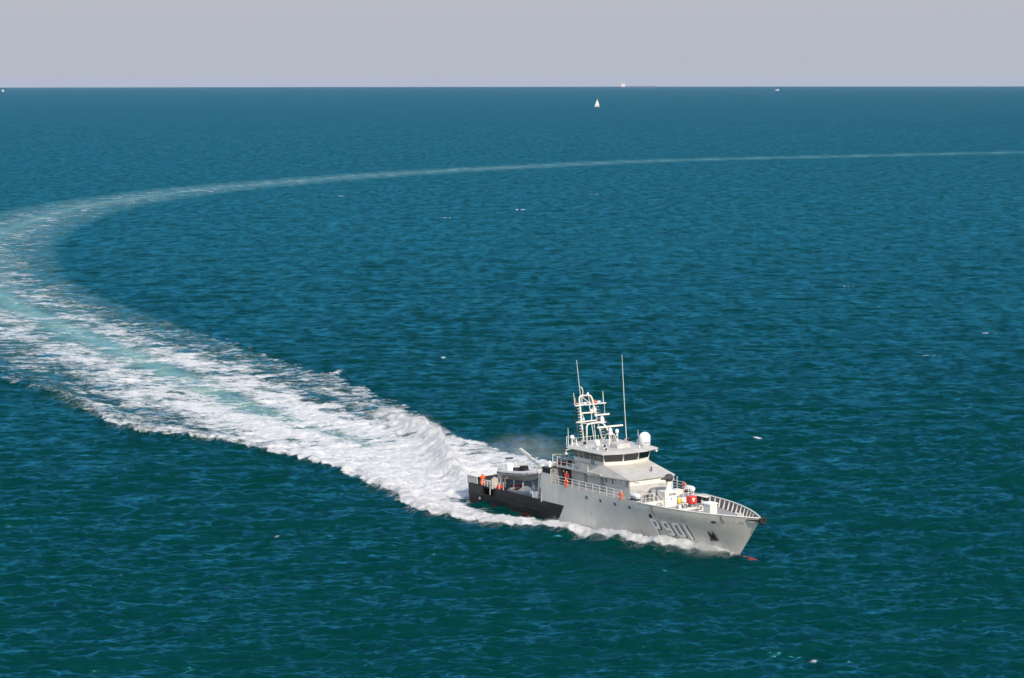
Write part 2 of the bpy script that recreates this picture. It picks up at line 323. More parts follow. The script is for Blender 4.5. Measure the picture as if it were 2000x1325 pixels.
def wake(x, y):
    """wake height, foam density, aerated water"""
    n = len(x); h = np.zeros(n); f = np.zeros(n); ae = np.zeros(n)
    m = (np.hypot(x, y) < 2300) & (np.abs(x) < 600); xy = np.stack([x[m], y[m]], 1)
    if not len(xy): return h, f, ae
    s, d, tot = near(CENT, xy); s = s-14.1                       # travelling backward along the wake: left is the starboard side
    Sp = [0, 12, 30, 55, 85, 130, 190, 260, 330, 420, 520, 700, 1000, 2500]
    ws = np.interp(s, Sp, [10, 11, 12.5, 17.5, 26, 28, 33, 33, 31, 28, 26, 25, 26, 28])
    wp = np.interp(s, Sp, [6, 13, 15.5, 17.5, 22, 24.5, 24, 25, 25, 25, 25, 25, 26, 28])
    u = np.where(d > 0, d/ws, -d/wp); beh = sm(s, -5, 3)
    age = np.exp(-s/330.0)
    nx = samp(NZ, TN, xy[:, 0]*0.35, xy[:, 1]*0.35)*0.5
    ue = u+nx*0.10
    inside = 1-sm(ue, 0.86, 1.04)
    ridge = np.exp(-((ue-0.30)/0.17)**2)
    core = np.exp(-(u/0.15)**2)
    outer = 1-sm(ue, 0.45, 1.0)*0.30
    px_ = samp(NZ, TN, xy[:, 0]*0.16+3, xy[:, 1]*0.16)*0.5
    dens = inside*((0.56+0.08*np.exp(-np.maximum(s, 0)/60))*outer*(1+0.26*px_)+0.36*ridge*np.exp(-s/300)+0.30*core*np.exp(-np.maximum(s, 0)/25)+0.34*np.exp(-np.maximum(s, 0)/32)-0.10*core*sm(s, 20, 60)*(1-sm(s, 250, 400)))*np.interp(s, [0, 60, 150, 260, 330, 420, 520, 700, 1100, 1700, 2600], [1.12, 1.0, .88, .79, .74, .72, .71, .68, .62, .56, .50])
    ff = dens*beh
    aer = (core*1.0+0.2*ridge)*inside*np.interp(s, [0, 25, 60, 200, 330, 520, 1000, 2600], [.10, .3, .5, .55, .45, .3, .2, .12])*beh
    aer += inside*np.interp(s, [0, 150, 330, 600, 2600], [.05, .12, .20, .22, .14])*beh*0.6
    hh = beh*(0.35*ridge-0.15*core)*np.exp(-s/120)
    # starboard bow wave / outer crest
    ss, sdist, st = near(STB, xy); e = -sdist        # the wake lies to the right of this backward-running crest line
    Sb = [0, 3, 9, 20, 32, 45, 60, 90, 130, 180, 260, 400]
    A = np.interp(ss, Sb, [.2, .9, 1.15, .95, .6, .45, .65, .7, .65, .55, .35, .0])
    L = np.interp(ss, Sb, [.5, 1.2, 1.8, 2.2, 3.0, 4.5, 6, 7, 7, 7, 7, 7])
    en = e+nx*np.interp(ss, Sb, [.1, .2, .3, .4, .5, .7, 1, 1.3, 1.5, 1.8, 2, 2])
    endf = 1-sm(ss, st-60, st-1)
    lm = (np.abs(en) < 18)
    bf = sm(en, -0.45, 0.35)*(1-sm(en, L*0.75, L*2.0))*np.interp(ss, Sb, [.5, .95, 1.0, 1.0, .95, .9, .95, .85, .6, .45, .3, .2])*endf*lm
    ff = np.maximum(ff, bf); hh += A*np.exp(-np.where(en < 0.9, (en-0.9)/1.0, (en-0.9)/(np.minimum(L, 5)*0.7))**2)*endf
    # a shallow trough outside the crest
    hh -= 0.35*A*np.exp(-((en+3.2)/2.0)**2)*endf
    # port crest
    ps, pd, pt = near(PORT, xy); e = pd
    A = np.interp(ps, Sb, [.2, .9, 1.1, .8, .6, .5, .5, .45, .4, .35, .25, .0]); L = np.interp(ps, Sb, [.5, 1.6, 2.6, 3.2, 5, 8, 9.5, 9.5, 8, 7, 8, 8])
    en = e+nx*np.interp(ps, Sb, [.1, .2, .4, .6, 1, 1.3, 1.6, 1.8, 2, 2.5, 3, 3]); endf = 1-sm(ps, pt-70, pt-1)
    bf = sm(en, -0.5, 0.6)*(1-sm(en, L*0.8, L*2.2))*np.interp(ps, Sb, [.4, .8, .9, .8, .75, .7, .7, .65, .55, .5, .4, .2])*endf*(np.abs(en) < 20)
    ff = np.maximum(ff, bf); hh += A*np.exp(-np.where(en < 0.9, (en-0.9)/1.1, (en-0.9)/(L*0.8))**2)*endf
    # tall stern wave on the port quarter, steep on its far side
    qs, qd, qt = near(PLUME, xy); fx = qs/qt
    A = np.interp(fx, [0, .08, .2, .4, .52, .65, .82, 1], [.3, .8, 1.3, 1.85, 1.75, .8, .35, .0])
    wn_ = np.interp(fx, [0, .2, .5, 1], [.9, 1.9, 2.7, 4]); side = np.where(qd > 0, np.exp(-(qd/wn_)**2), np.exp(-(qd/1.0)**2))
    hh += A*side*(1+0.22*nx+0.14*samp(NZ, TN, xy[:, 0]*0.8+5, xy[:, 1]*0.5)); ff = np.maximum(ff, np.clip(side*1.6*sm(A, 0.2, 1.4), 0, 1.05))
    # the small breaking crest on the port side of the wake
    g = np.exp(-(((xy[:, 0]+32.2-0.12*(xy[:, 1]-449))/1.3)**2+((xy[:, 1]-449)/6.5)**2)); hh += 0.8*g; ff = np.maximum(ff, g*(0.85+0.3*nx))
    ff = np.clip(ff, 0, 1.1)
    turb = samp(NZ, TN, xy[:, 0], xy[:, 1])*0.6+samp(NZ, TN, xy[:, 0]*2.3+9, xy[:, 1]*2.3, 0.6)*0.3
    dist = np.hypot(xy[:, 0], xy[:, 1]); hh += turb*ff*0.17*(1-sm(dist, 450, 900))
    h[m] = hh; f[m] = ff; ae[m] = np.clip(aer, 0, 1); return h, f, ae
def build_sea():
    dth = 0.040; core = np.arange(-15.0, 15.0001, dth)
    th = np.concatenate([np.arange(-180, -20, 8.0), [-20, -18, -16.5, -15.6], core, [15.6, 16.5, 18, 20], np.arange(28, 179, 8.0)])
    q_ = 1/(FPX*CAMH); inv = np.concatenate([np.arange(1/172.0, 1/1200.0, -1.15*q_), np.arange(1/1200.0, 1/42000.0, -2.4*q_)]); r = np.concatenate([[2, 40, 90, 130, 155], 1/inv, [24000, 28000, 34000, 42000]]); r = np.unique(np.round(r, 3)); r.sort()
    nr, nt = len(r), len(th); RR, TT = np.meshgrid(r, np.radians(th), indexing='ij')
    x = (RR*np.sin(TT)).ravel(); y = (RR*np.cos(TT)).ravel(); rr = RR.ravel()
    dr = np.gradient(r); DR = np.repeat(dr, nt)*1.0
    DR = np.maximum(DR, np.where(np.abs(np.tile(th, nr)) > 15.1, 64, 0)*rr/500)
    h = np.zeros_like(x); dx = np.zeros_like(x); dy = np.zeros_like(x)
    lev = np.clip(np.interp(np.log2(np.maximum(DR, .01)), [math.log2(.4), 0, 1, 2, 3, 4, 5], [0, 1, 2, 3, 4, 5, 6]), 0, 6)
    for T, LV, rot in ((TA, LA, 0.0), (TB, LB, 0.35)):
        for q in range(len(CUTS)):
            w = np.clip(1-np.abs(lev-q), 0, 1); m = (w > 0) & (rr < 12000)
            if not m.any(): continue
            a = [samp(z, T, x[m], y[m], rot)*w[m] for z in LV[q]]
            h[m] += a[0]; dx[m] += a[1]*math.cos(rot)-a[2]*math.sin(rot); dy[m] += a[1]*math.sin(rot)+a[2]*math.cos(rot)
    wh, foam, aer = wake(x, y); calm = 1-0.35*np.clip(foam, 0, 1)
    gust = 0.8+0.35*sm(samp(NZ, TN, x*0.02, y*0.012)*0.5, -1.2, 1.2)
    h = h*calm*gust; z = h+wh; dx *= calm*gust; dy *= calm*gust
    nx = samp(NZ, TN, x*0.9, y*0.9)
    for cx, cy, cr in CAPS:
        m = (np.abs(x-cx) < cr*4) & (np.abs(y-cy) < cr*5)
        if m.any():
            g = np.exp(-(((x[m]-cx)/(cr*1.25))**2+((y[m]-cy)/(cr*0.9))**2)**1.5)*(0.60+0.26*nx[m])*(0.5+0.6*sm(h[m], -0.1, 0.25)); foam[m] = np.maximum(foam[m], np.clip(g, 0, .85))
    co = np.stack([x+dx, y+dy, z-rr**2/(2*RE)], 1)
    me = bpy.data.meshes.new('sea'); me.vertices.add(len(x)); me.vertices.foreach_set('co', co.astype(np.float32).ravel())
    i, j = np.meshgrid(np.arange(nr-1), np.arange(nt), indexing='ij'); j2 = (j+1) % nt
    q = np.stack([i*nt+j, (i+1)*nt+j, (i+1)*nt+j2, i*nt+j2], -1).reshape(-1, 4)[:, ::-1]
    me.loops.add(q.size); me.loops.foreach_set('vertex_index', q.astype(np.int32).ravel())
    me.polygons.add(len(q)); me.polygons.foreach_set('loop_start', (np.arange(len(q))*4).astype(np.int32))
    me.polygons.foreach_set('use_smooth', np.ones(len(q), bool)); me.update(calc_edges=True)
    for nm, dat in (('foam', foam), ('aer', aer)):
        at = me.attributes.new(nm, 'FLOAT', 'POINT'); at.data.foreach_set('value', dat.astype(np.float32))
    me.materials.append(M['sea']); o = bpy.data.objects.new('sea', me); sc.collection.objects.link(o); tag(o, kind='structure')
    return o
sea = build_sea()
def sea_z(x, y):
    x = np.atleast_1d(np.asarray(x, float)); y = np.atleast_1d(np.asarray(y, float))
    h = samp(LA[1][0], TA, x, y)+samp(LB[1][0], TB, x, y, 0.35); w, f, a = wake(x, y); return h*0.75+w, f

# ------------------------------------------------------------------ patrol ship (x forward from transom, y to port, z up from waterline)
ship = empty('patrol_ship', SHIPM)
tag(ship, 'grey and black naval patrol ship with P901 on its bow, cutting through the sea', 'patrol ship')
def stem_x(z): return 49.1+3.94*np.clip(z, 0, 6)/4.98 if z >= 0 else 49.1+z*0.5
def hbd(x): return (4.8-0.2*max(0, (6-x)/6)**2)*(1-min(1, max(0, (x-34.84)/18.2))**2.37)
def hbw(x): return (4.5-0.15*max(0, (6-x)/6))*(1-min(1, max(0, (x-20)/29.1))**1.7)
def hb(x, z):
    xe = stem_x(z); a = x if x <= 30 else 30+(x-30)*23.04/(xe-30); b = x if x <= 30 else 30+(x-30)*19.1/(xe-30)
    if z < 0: return hbw(b)*max(0.0, 1-(z/-2.8)**2)**0.6
    w = min(1, z/4.87)**0.85; s = w*w*(3-2*w); return max(0.0, hbw(b)+(hbd(a)-hbw(b))*s)
def hx(xi, z): return xi if xi <= 30 else 30+(xi-30)*(stem_x(z)-30)/23.04
XI = [0, 1.0, 2.3, 3.7, 4.95, 6.2, 8, 10, 12, 14, 16.7, 19.1, 21, 24, 27, 30]+[30+23.04*t for t in (.06, .12, .18, .24, .30, .36, .42, .48, .54, .60, .66, .72, .77, .82, .86, .90, .935, .965, .985, 1.0)]
def hull_shell(zs, x_min, skip=None):
    b = MB(); xs = [x for x in XI if x >= x_min-1e-6]
    for sg in (-1, 1):
        vs = [(hx(x, z), sg*hb(hx(x, z), z) if x < 53.03 else 0.0, z) for z in zs for x in xs]; n = len(xs); fs = []
        for j in range(len(zs)-1):
            for i in range(n-1):
                if skip and skip(xs[i], zs[j], sg): continue
                q = (j*n+i, j*n+i+1, (j+1)*n+i+1, (j+1)*n+i); fs.append(q if sg < 0 else q[::-1])
        b.add(vs, fs)
    return b
ZL = [-2.6, -1.6, -0.7, 0, .4, .75, 1.0, 1.33, 1.8, 2.345]
lo = hull_shell(ZL, 0, lambda x, z, sg: sg < 0 and 3.65 < x < 6.1 and z >= 1.32)
for z0, z1 in zip(ZL[:-1], ZL[1:]): lo.add([(0, -hb(0, z0), z0), (0, hb(0, z0), z0), (0, hb(0, z1), z1), (0, -hb(0, z1), z1)], [(0, 3, 2, 1)])
up_ = hull_shell([2.345, 2.9, 3.5, 4.1, 4.5, 4.87], 16.7)
hull = MB(); hull.add(lo.v, lo.f); hull.add(up_.v, up_.f)
hull = hull.build('hull', 'hull', ship, smooth=True)
hull.data.polygons.foreach_set('use_smooth', [True]*len(hull.data.polygons))
es = hull.modifiers.new('edges', 'EDGE_SPLIT'); es.split_angle = R_(35)
# boarding recess cut into the black quarter
b = MB()
b.add([(3.7, -4.78, 1.33), (6.2, -4.78, 1.33), (6.2, -3.5, 1.33), (3.7, -3.5, 1.33), (3.7, -4.78, 2.345), (6.2, -4.78, 2.345), (6.2, -3.5, 2.345), (3.7, -3.5, 2.345)], [(0, 3, 2, 1), (0, 4, 7, 3), (1, 2, 6, 5), (3, 7, 6, 2)])
b.build('boarding_recess', 'black', ship)
# rubbing strakes
for z, x1, r in ((2.345, 3.7, .09), (1.0, 17.5, .075)):
    for sg in (-1, 1): MB().path([(x, sg*(hb(x, z)+0.02), z) for x in np.linspace(-.05, x1, 14)], r, 6).build('rubbing_strake', 'black', ship)
for sg in (-1, 1): MB().path([(x, sg*(hb(x, 2.345)+0.01), 2.36) for x in np.linspace(6.2, 16.7, 12)], .06, 6).build('rubbing_strake', 'black', ship)
MB().lathe([(.33, 0), (.30, .12), (.24, .13)], (2.8, -hb(2.8, .62)+.02, .62), (0, -1, 0.05), 14).build('exhaust_outlet', 'rubber', ship)
MB().lathe([(.2, 0), (.2, .16)], (2.8, -hb(2.8, .62)+.0, .62), (0, -1, 0.05), 12).build('exhaust_pipe_cover', 'white', ship)
# bulbous bow
MB().lathe([(.0, 0), (.55, .3), (.62, 1.4), (.6, 2.3), (.5, 3.0), (.3, 3.5), (.0, 3.7)], (48.9, 0, -.50), (1, 0, .02), 16).build('bulbous_bow', 'antifoul', ship, True)
# decks
def deck_poly(x0, x1, z, inset, zz=None, step=0.8):
    xs = list(np.arange(x0, x1, step))+[x1]
    return [(x, -(max(0.02, hb(x, zz or z)-inset))) for x in xs]+[(x, max(0.02, hb(x, zz or z)-inset)) for x in xs[::-1]]
def deck(name, x0, x1, z, inset, mat):
    p = deck_poly(x0, x1, z, inset); b = MB(); n = len(p)//2
    for i in range(n-1):
        a0, a1 = p[i], p[i+1]; c0, c1 = p[-1-i], p[-2-i]
        b.add([(a0[0], a0[1], z), (a1[0], a1[1], z), (c1[0], c1[1], z), (c0[0], c0[1], z)], [(0, 1, 2, 3)])
    return b.build(name, mat, ship)
deck('aft_deck', 0.02, 16.8, 2.15, .02, 'bluedeck')
deck('main_deck', 19.0, 36.7, 4.76, .03, 'deck')
deck('foredeck', 36.65, 51.2, 3.88, .03, 'deck')
# break of the foredeck
MB().box(36.60, 36.72, -4.55, -1.2, 3.88, 4.80).build('break_bulkhead', 'white', ship)
MB().box(36.60, 36.72, .62, 3.55, 3.88, 4.80).build('break_bulkhead', 'white', ship)
MB().lathe([(.3, 0), (.3, .92)], (36.5, 3.5, 3.88), (0, 0, 1), 14).build('rounded_bulkhead_end', 'white', ship, True)
MB().box(36.0, 36.5, 3.55, 4.6, 3.9, 4.7).build('passage_shade_box', 'dark', ship)  # solid dark box stands in for the shaded recess under the deck
MB().box(36.3, 38.4, 3.9, 4.62, 4.77, 4.84, (0, -.6, .2, 0)).build('deck_corner_plate', 'white', ship)
# bulwark: inner skin, cap rail, ribs
for sg in (-1, 1):
    xs = [hx(x, 4.87) for x in XI if x >= 36.5]; b = MB()
    for i in range(len(xs)-1):
        a, c = xs[i], xs[i+1]
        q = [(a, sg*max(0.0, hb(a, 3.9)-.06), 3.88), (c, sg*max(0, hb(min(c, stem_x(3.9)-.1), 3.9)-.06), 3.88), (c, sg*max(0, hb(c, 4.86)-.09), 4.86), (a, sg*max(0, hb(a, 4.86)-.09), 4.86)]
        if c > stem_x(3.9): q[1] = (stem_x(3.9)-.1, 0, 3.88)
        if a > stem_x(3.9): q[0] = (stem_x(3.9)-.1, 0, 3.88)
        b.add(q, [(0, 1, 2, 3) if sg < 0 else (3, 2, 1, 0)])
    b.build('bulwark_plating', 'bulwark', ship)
    MB().path([(x, sg*max(0.0, hb(x, 4.87)-.04), 4.89) for x in np.linspace(36.4, 52.7, 34)], .085, 6).build('cap_rail', 'white', ship, True)
    x = 38.3
    while x < 50.4:
        y0 = max(.12, hb(x, 3.9)-.02); y1 = max(.1, hb(x, 4.86)-.1)
        yb = max(.05, y0-.30)
        MB().poly([(x, sg*y0, 3.9), (x, sg*yb, 3.9), (x, sg*(y1-.10), 4.84), (x, sg*y1, 4.84)], .05).build('bulwark_rib', 'white', ship)
        x += 1.05
# bow fender ring
MB().torus((53.25, 0, 4.66), (1, 0, .1), .30, .17, 18, 8).build('bow_fender', 'rubber', ship, True)
b = MB()
for sg in (-1, 1):
    b.path([(53.2, 0, 4.6), (52.4, sg*.55, 4.62), (51.4, sg*(hb(51.4, 4.6)+.05), 4.6)], [.16, .1, .05], 6)
b.box(52.7, 53.2, -.15, .15, 4.35, 4.8).build('fender_bracket', 'rubber', ship)
# sides: portholes, scuppers, drain, anchor, number
def on_hull(x, z, off=0.0):
    e = .05; y = hb(x, z); dx = (hb(x+e, z)-hb(x-e, z))/(2*e); dz = (hb(x, z+e)-hb(x, z-e))/(2*e)
    n = Vector((-dx, 1, -dz)).normalized(); return Vector((x, -y, z)), Vector((n.x, -n.y, n.z))
for x in (26.3, 29.05, 31.9, 34.75):
    p, n = on_hull(x, 4.05); MB().lathe([(.24, -.05), (.24, .035), (.17, .04), (.17, .0)], p, n, 16).build('porthole', 'mid', ship)
    MB().lathe([(.165, -.03), (.165, .025)], p, n, 16).build('porthole_glass', 'glass', ship)
def hull_patch(name, x, z, w, h, mat, off=.012, par=None, skew=0.0):
    b = MB(); nx, nz = 4, 2; vs = []
    for j in range(nz+1):
        for i in range(nx+1):
            zz = z+h*j/nz; xx = x+w*i/nx+skew*j/nz; p, n = on_hull(xx, zz); vs.append(p+n*off)
    fs = [(j*(nx+1)+i, j*(nx+1)+i+1, (j+1)*(nx+1)+i+1, (j+1)*(nx+1)+i) for j in range(nz) for i in range(nx)]
    return b.add(vs, fs).build(name, mat, par or ship)
for x, z, w, h, m in ((36.6, 3.36, .75, .26, 'white'), (41.2, 3.42, .85, .24, 'grey'), (43.0, 3.52, .85, .24, 'grey'), (46.6, 3.72, .38, .34, 'white'), (47.1, 3.72, .7, .28, 'mid'), (50.0, 4.0, .35, .34, 'white'), (50.4, 4.0, .55, .3, 'grey'), (39.6, 3.38, .7, .2, 'grey')): hull_patch('freeing_port', x, z, w, h, m)  # flat patches; white pieces paint in the lit front-facing recess edges
for x, z, w in ((47.25, 3.84, .45),): hull_patch('freeing_port_dark_patch', x, z, w, .2, 'black', .02)  # flat black patch stands in for the darkness of the opening
p, n = on_hull(38.3, 3.5); MB().lathe([(.26, -.04), (.26, .05), (.17, .06), (.17, .01)], p, n, 12).build('fairlead', 'rubber', ship)
for x, z0, z1 in ((38.9, 3.55, 4.8), (48.6, 4.05, 4.8)):
    MB().path([on_hull(x+(.25 if q < .35 else 0)*(1-q/.35 if q < .35 else 0), z0+(z1-z0)*q)[0]+on_hull(x, z0)[1]*.04 for q in np.linspace(0, 1, 6)], .04, 6).build('drain_pipe', 'dark', ship)
# anchor stowed on the bow
p, n = on_hull(46.5, 1.95); p = p+n*.12; a = empty('anchor', None, ship); e1 = Vector((1, 0, 0)); e1 = (e1-n*e1.dot(n)).normalized(); e2 = n.cross(e1); e2 = e2 if e2.z > 0 else -e2
for sg in (-1, 1):
    MB().poly([p+e1*sg*.05-e2*.25, p+e1*sg*.42-e2*.3, p+e1*sg*.30+e2*.95, p+e1*sg*.12+e2*.3], .14).build('anchor_fluke', 'black', a)
MB().tube(p-e2*.3-e1*.5, p-e2*.3+e1*.5, .15).build('anchor_crown', 'rubber', a)
MB().tube(p-e2*.3, p+e2*.35+n*.05, .1).build('anchor_shank', 'black', a)
# pennant number P901: chamfered strokes laid on the hull
def stroke_quads(pts, w, closed=False):
    """mitred ribbon quads in (u,v)"""
    n = len(pts); L = []; Rr = []
    for i in range(n):
        p = Vector(pts[i]); a = Vector(pts[(i-1) % n]) if (closed or i) else None; c = Vector(pts[(i+1) % n]) if (closed or i < n-1) else None
        d0 = (p-a).normalized() if a is not None else (c-p).normalized(); d1 = (c-p).normalized() if c is not None else d0
        n0 = Vector((-d0.y, d0.x)); n1 = Vector((-d1.y, d1.x)); m = (n0+n1).normalized(); k = w/2/max(.35, m.dot(n0))
        L.append(p+m*k); Rr.append(p-m*k)
    return [(L[i], Rr[i], Rr[(i+1) % n], L[(i+1) % n]) for i in range(n if closed else n-1)]
H_, Wd, SW = 1.9, 1.16, .33
def glyph(ch):
    h, w, s, c = H_, Wd, SW/2, .33
    if ch == 'P': return [([(s, 0), (s, h-s), (w-c, h-s), (w-s, h-c-.05), (w-s, h*.45+c-.05), (w-c, h*.45-s+.1), (s, h*.45-s+.1)], False)]
    if ch == '9': return [([(w-s, h-c-.1), (w-c, h-s), (c, h-s), (s, h-c), (s, h*.45+c-.1), (c, h*.45), (w-s, h*.45)], False), ([(w-s, h-c-.13), (w-s, c), (w-c, s), (.12, s)], False)]
    if ch == '0': return [([(c, s), (s, c), (s, h-c), (c, h-s), (w-c, h-s), (w-s, h-c), (w-s, c), (w-c, s)], True)]
    return [([(s+.02, 0), (s+.02, h)], False)]
num = empty('pennant_number', None, ship)
for ch, x0 in (('P', 38.0), ('9', 39.72), ('0', 41.35), ('1', 43.05)):
    for mat, off, du, dv, nm in (('black', .012, .17, -.10, 'number_shadow'), ('numwhite', .026, 0, 0, 'number_digit')):
        b = MB()
        for pts, cl in glyph(ch):
            for q in stroke_quads(pts, SW, cl):
                nsub = max(1, int(max((q[0]-q[3]).length, (q[1]-q[2]).length)/.2))
                for i in range(nsub):
                    t0, t1 = i/nsub, (i+1)/nsub; vs = []
                    for a, t in ((0, t0), (1, t0), (1, t1), (0, t1)):
                        uv = q[a].lerp(q[3 if a == 0 else 2], t); p, n = on_hull(x0+uv.x+du, 1.28+uv.y+dv); vs.append(p+n*off)
                    b.add(vs, [(0, 1, 2, 3)])
        b.build(nm, mat, num)
# aft deckhouse (the step) and stern boxes
MB().box(16.74, 19.08, -4.3, 4.3, 2.15, 4.86).build('aft_house_lower', 'grey', ship)
MB().box(16.72, 19.08, -4.795, 4.795, 4.86, 6.57, (.33, -.33, 0, 0)).build('aft_deckhouse', 'hull', ship)
MB().box(16.68, 16.76, -4.76, 4.76, 2.15, 4.86).build('aft_house_end', 'grey', ship)
for sg in (-1, 1): MB().box(17.15, 18.82, sg*4.79-.02, sg*4.79+.02, 5.93, 6.56).build('black_panel', 'black', ship)
MB().box(17.05, 18.9, -4.84, 4.84, 6.57, 6.64).build('aft_house_roof', 'dark', ship)
for sg in (-1, 1):
    MB().box(.0, 2.3, sg*4.55-.05, sg*4.55+.05, 2.36, 3.3, (0, -.12, 0, 0)).build('stern_bulwark', 'grey', ship)
MB().box(.0, .12, -4.5, 4.5, 2.15, 3.3).build('transom_bulwark', 'grey', ship)
MB().box(.0, 2.2, -4.66, 4.66, 3.3, 3.36).build('stern_platform', 'white', ship)
# lower deckhouse: starboard wall with alcove, front wall
dh = empty('deckhouse', None, ship)
MB().box(21.0, 33.0, -3.2, 3.2, 4.76, 6.85, (0, -.25, .0, 0)).build('wall', 'grey', dh)
MB().box(19.0, 20.95, -.2, 3.2, 4.76, 6.85).build('alcove_shade_wall', 'black', dh)  # alcove interior blackened to stand in for its shade
MB().box(19.1, 20.98, -3.26, -3.2, 4.77, 6.68).build('doorway_shade_panel', 'black', dh)  # black sheet paints the shade across the alcove's open side
MB().box(19.085, 19.1, -4.74, -3.3, 4.8, 6.5).build('bulkhead_shade_panel', 'mid', dh)  # thin darker sheet puts shade on the aft house's forward face
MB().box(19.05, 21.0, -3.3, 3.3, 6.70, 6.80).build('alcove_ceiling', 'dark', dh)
MB().box(32.6, 32.93, -3.22, 3.22, 4.77, 6.84, (.0, -.14, 0, 0)).build('front_wall', 'white', dh)
for x in (28.05, 29.35, 32.2): MB().box(x, x+.18, -3.225, -3.18, 6.0, 6.62).build('wall_light', 'dark', dh)
for x in (30.5, 31.5, 26.1, 24.4): MB().box(x, x+.3, -3.3, -3.2, 6.35, 6.55).build('wall_lamp_box', 'pure', dh)
MB().box(27.0, 27.7, -3.23, -3.19, 4.8, 6.5).build('side_door', 'mid', dh)
MB().box(23.6, 24.3, -3.23, -3.19, 4.8, 6.5).build('side_door', 'mid', dh)
MB().tube((25.45, -3.24, 4.8), (25.45, -3.24, 6.7), .035).build('wall_pipe', 'white', dh)
for y in (-2.2, 2.0): MB().tube((33.0, y-.35, 6.6), (33.0, y+.35, 6.6), .05).build('strip_lamp', 'pure', dh)
# sloping fore roof between deckhouse and bridge
b = MB(); v = []
for sg in (-1, 1): v += [(28.0, sg*3.36, 8.02), (25.4, sg*3.55, 7.75), (25.5, sg*4.02, 6.72), (33.05, sg*3.42, 6.9)]
b.add(v, [(0, 1, 2, 3), (7, 6, 5, 4), (4, 0, 3, 7)])
v2 = [(33.05, -3.42, 6.78), (25.5, -4.02, 6.6), (25.5, 4.02, 6.6), (33.05, 3.42, 6.78)]
b.add([v[3], v[2], v[6], v[7]]+v2, [(0, 1, 5, 4), (3, 0, 4, 7), (2, 3, 7, 6), (4, 5, 6, 7)]); b.build('sloping_fore_roof', 'grey', ship)
MB().tube((31.4, 1.1, 7.2), (31.4, 1.1, 7.78), .05).build('lamp_post', 'dark', ship)
for z in (7.45, 7.7): MB().lathe([(.11, 0), (.11, .13)], (31.4, 1.1, z), (0, 0, 1), 10).build('signal_lamp', 'dark', ship)
# bridge deck and wings
MB().box(17.6, 28.0, -4.0, 4.0, 6.78, 6.98).build('bridge_deck', 'grey', ship)
for sg in (-1, 1):
    MB().poly([(23.6, sg*4.0, 6.80), (25.45, sg*4.0, 6.72), (25.4, sg*3.95, 7.84), (24.15, sg*3.98, 7.90), (23.95, sg*3.99, 7.9)], .06).build('wing_bulwark', 'grey', ship)
    MB().poly([(25.45, sg*4.0, 6.72), (25.4, sg*3.95, 7.84), (25.7, sg*3.3, 7.9), (25.7, sg*3.3, 6.8)], .05).build('wing_screen', 'grey', ship)
# bridge house with raked windows
FP = [(21.9, -3.4), (27.9, -3.36), (28.72, -1.12), (28.72, 1.12), (27.9, 3.36), (21.9, 3.4)]
def off_poly(P, o):
    out = []; n = len(P)
    for i in range(n):
        p = Vector(P[i]); d0 = (p-Vector(P[i-1])).normalized(); d1 = (Vector(P[(i+1) % n])-p).normalized()
        n0 = Vector((d0.y, -d0.x)); n1 = Vector((d1.y, -d1.x)); m = (n0+n1).normalized(); out.append(tuple(p+m*(o/max(.3, m.dot(n0)))))
    return out
br = empty('bridge', None, ship)
def ring(b, P0, z0, P1, z1):
    n = len(P0); b.add([(x, y, z0) for x, y in P0]+[(x, y, z1) for x, y in P1], [(i, (i+1) % n, n+(i+1) % n, n+i) for i in range(n)])
b = MB(); ring(b, FP, 6.95, FP, 8.38); b.build('bridge_wall', 'grey', br)
b = MB(); ring(b, off_poly(FP, .02), 7.95, off_poly(FP, .05), 8.40); b.build('window_sill_band', 'white', br)
TOPP = off_poly(FP, .22)
b = MB(); ring(b, off_poly(FP, -.09), 8.36, off_poly(TOPP, -.09), 9.45); b.build('window_backing', 'dark', br)
def window(P0, P1, t0, t1, nm='window'):
    zl, zh = 8.42, 9.40; a = Vector(P0); c = Vector(P1); a1 = None
    i = FP.index(P0); q0 = Vector(TOPP[i]); q1 = Vector(TOPP[(i+1) % len(FP)])
    lo0, lo1 = a.lerp(c, t0), a.lerp(c, t1); hi0, hi1 = q0.lerp(q1, t0), q0.lerp(q1, t1)
    w = MB().poly([(lo0.x, lo0.y, zl), (lo1.x, lo1.y, zl), (hi1.x, hi1.y, zh), (hi0.x, hi0.y, zh)], .03).build(nm, 'glass', br); return w
def mullion(P0, P1, t, r=.055):
    i = FP.index(P0); lo0 = Vector(P0).lerp(Vector(P1), t); hi0 = Vector(TOPP[i]).lerp(Vector(TOPP[(i+1) % len(FP)]), t)
    MB().tube((lo0.x, lo0.y, 8.36), (hi0.x, hi0.y, 9.46), r, n=6).build('window_mullion', 'white', br)
for i in (1, 2, 3): window(FP[i], FP[i+1], .03, .97); mullion(FP[i], FP[i+1], 0, .085)
mullion(FP[3], FP[4], 1, .07)
for i, P0, P1, rev in ((0, FP[0], FP[1], False), (4, FP[4], FP[5], True)):
    for t0, t1 in ((.02, .16), (.19, .33), (.36, .52), (.58, .64), (.72, .97)):
        if rev: t0, t1 = 1-t1, 1-t0
        window(P0, P1, t0, t1)
    for t in (.175, .345, .55, .68):
        mullion(P0, P1, 1-t if rev else t, .06)
window(FP[5], FP[0], .06, .32); window(FP[5], FP[0], .36, .64); window(FP[5], FP[0], .68, .94)
MB().box(25.35, 26.05, -3.45, -3.38, 6.98, 8.36).build('bridge_wing_door', 'mid', br)
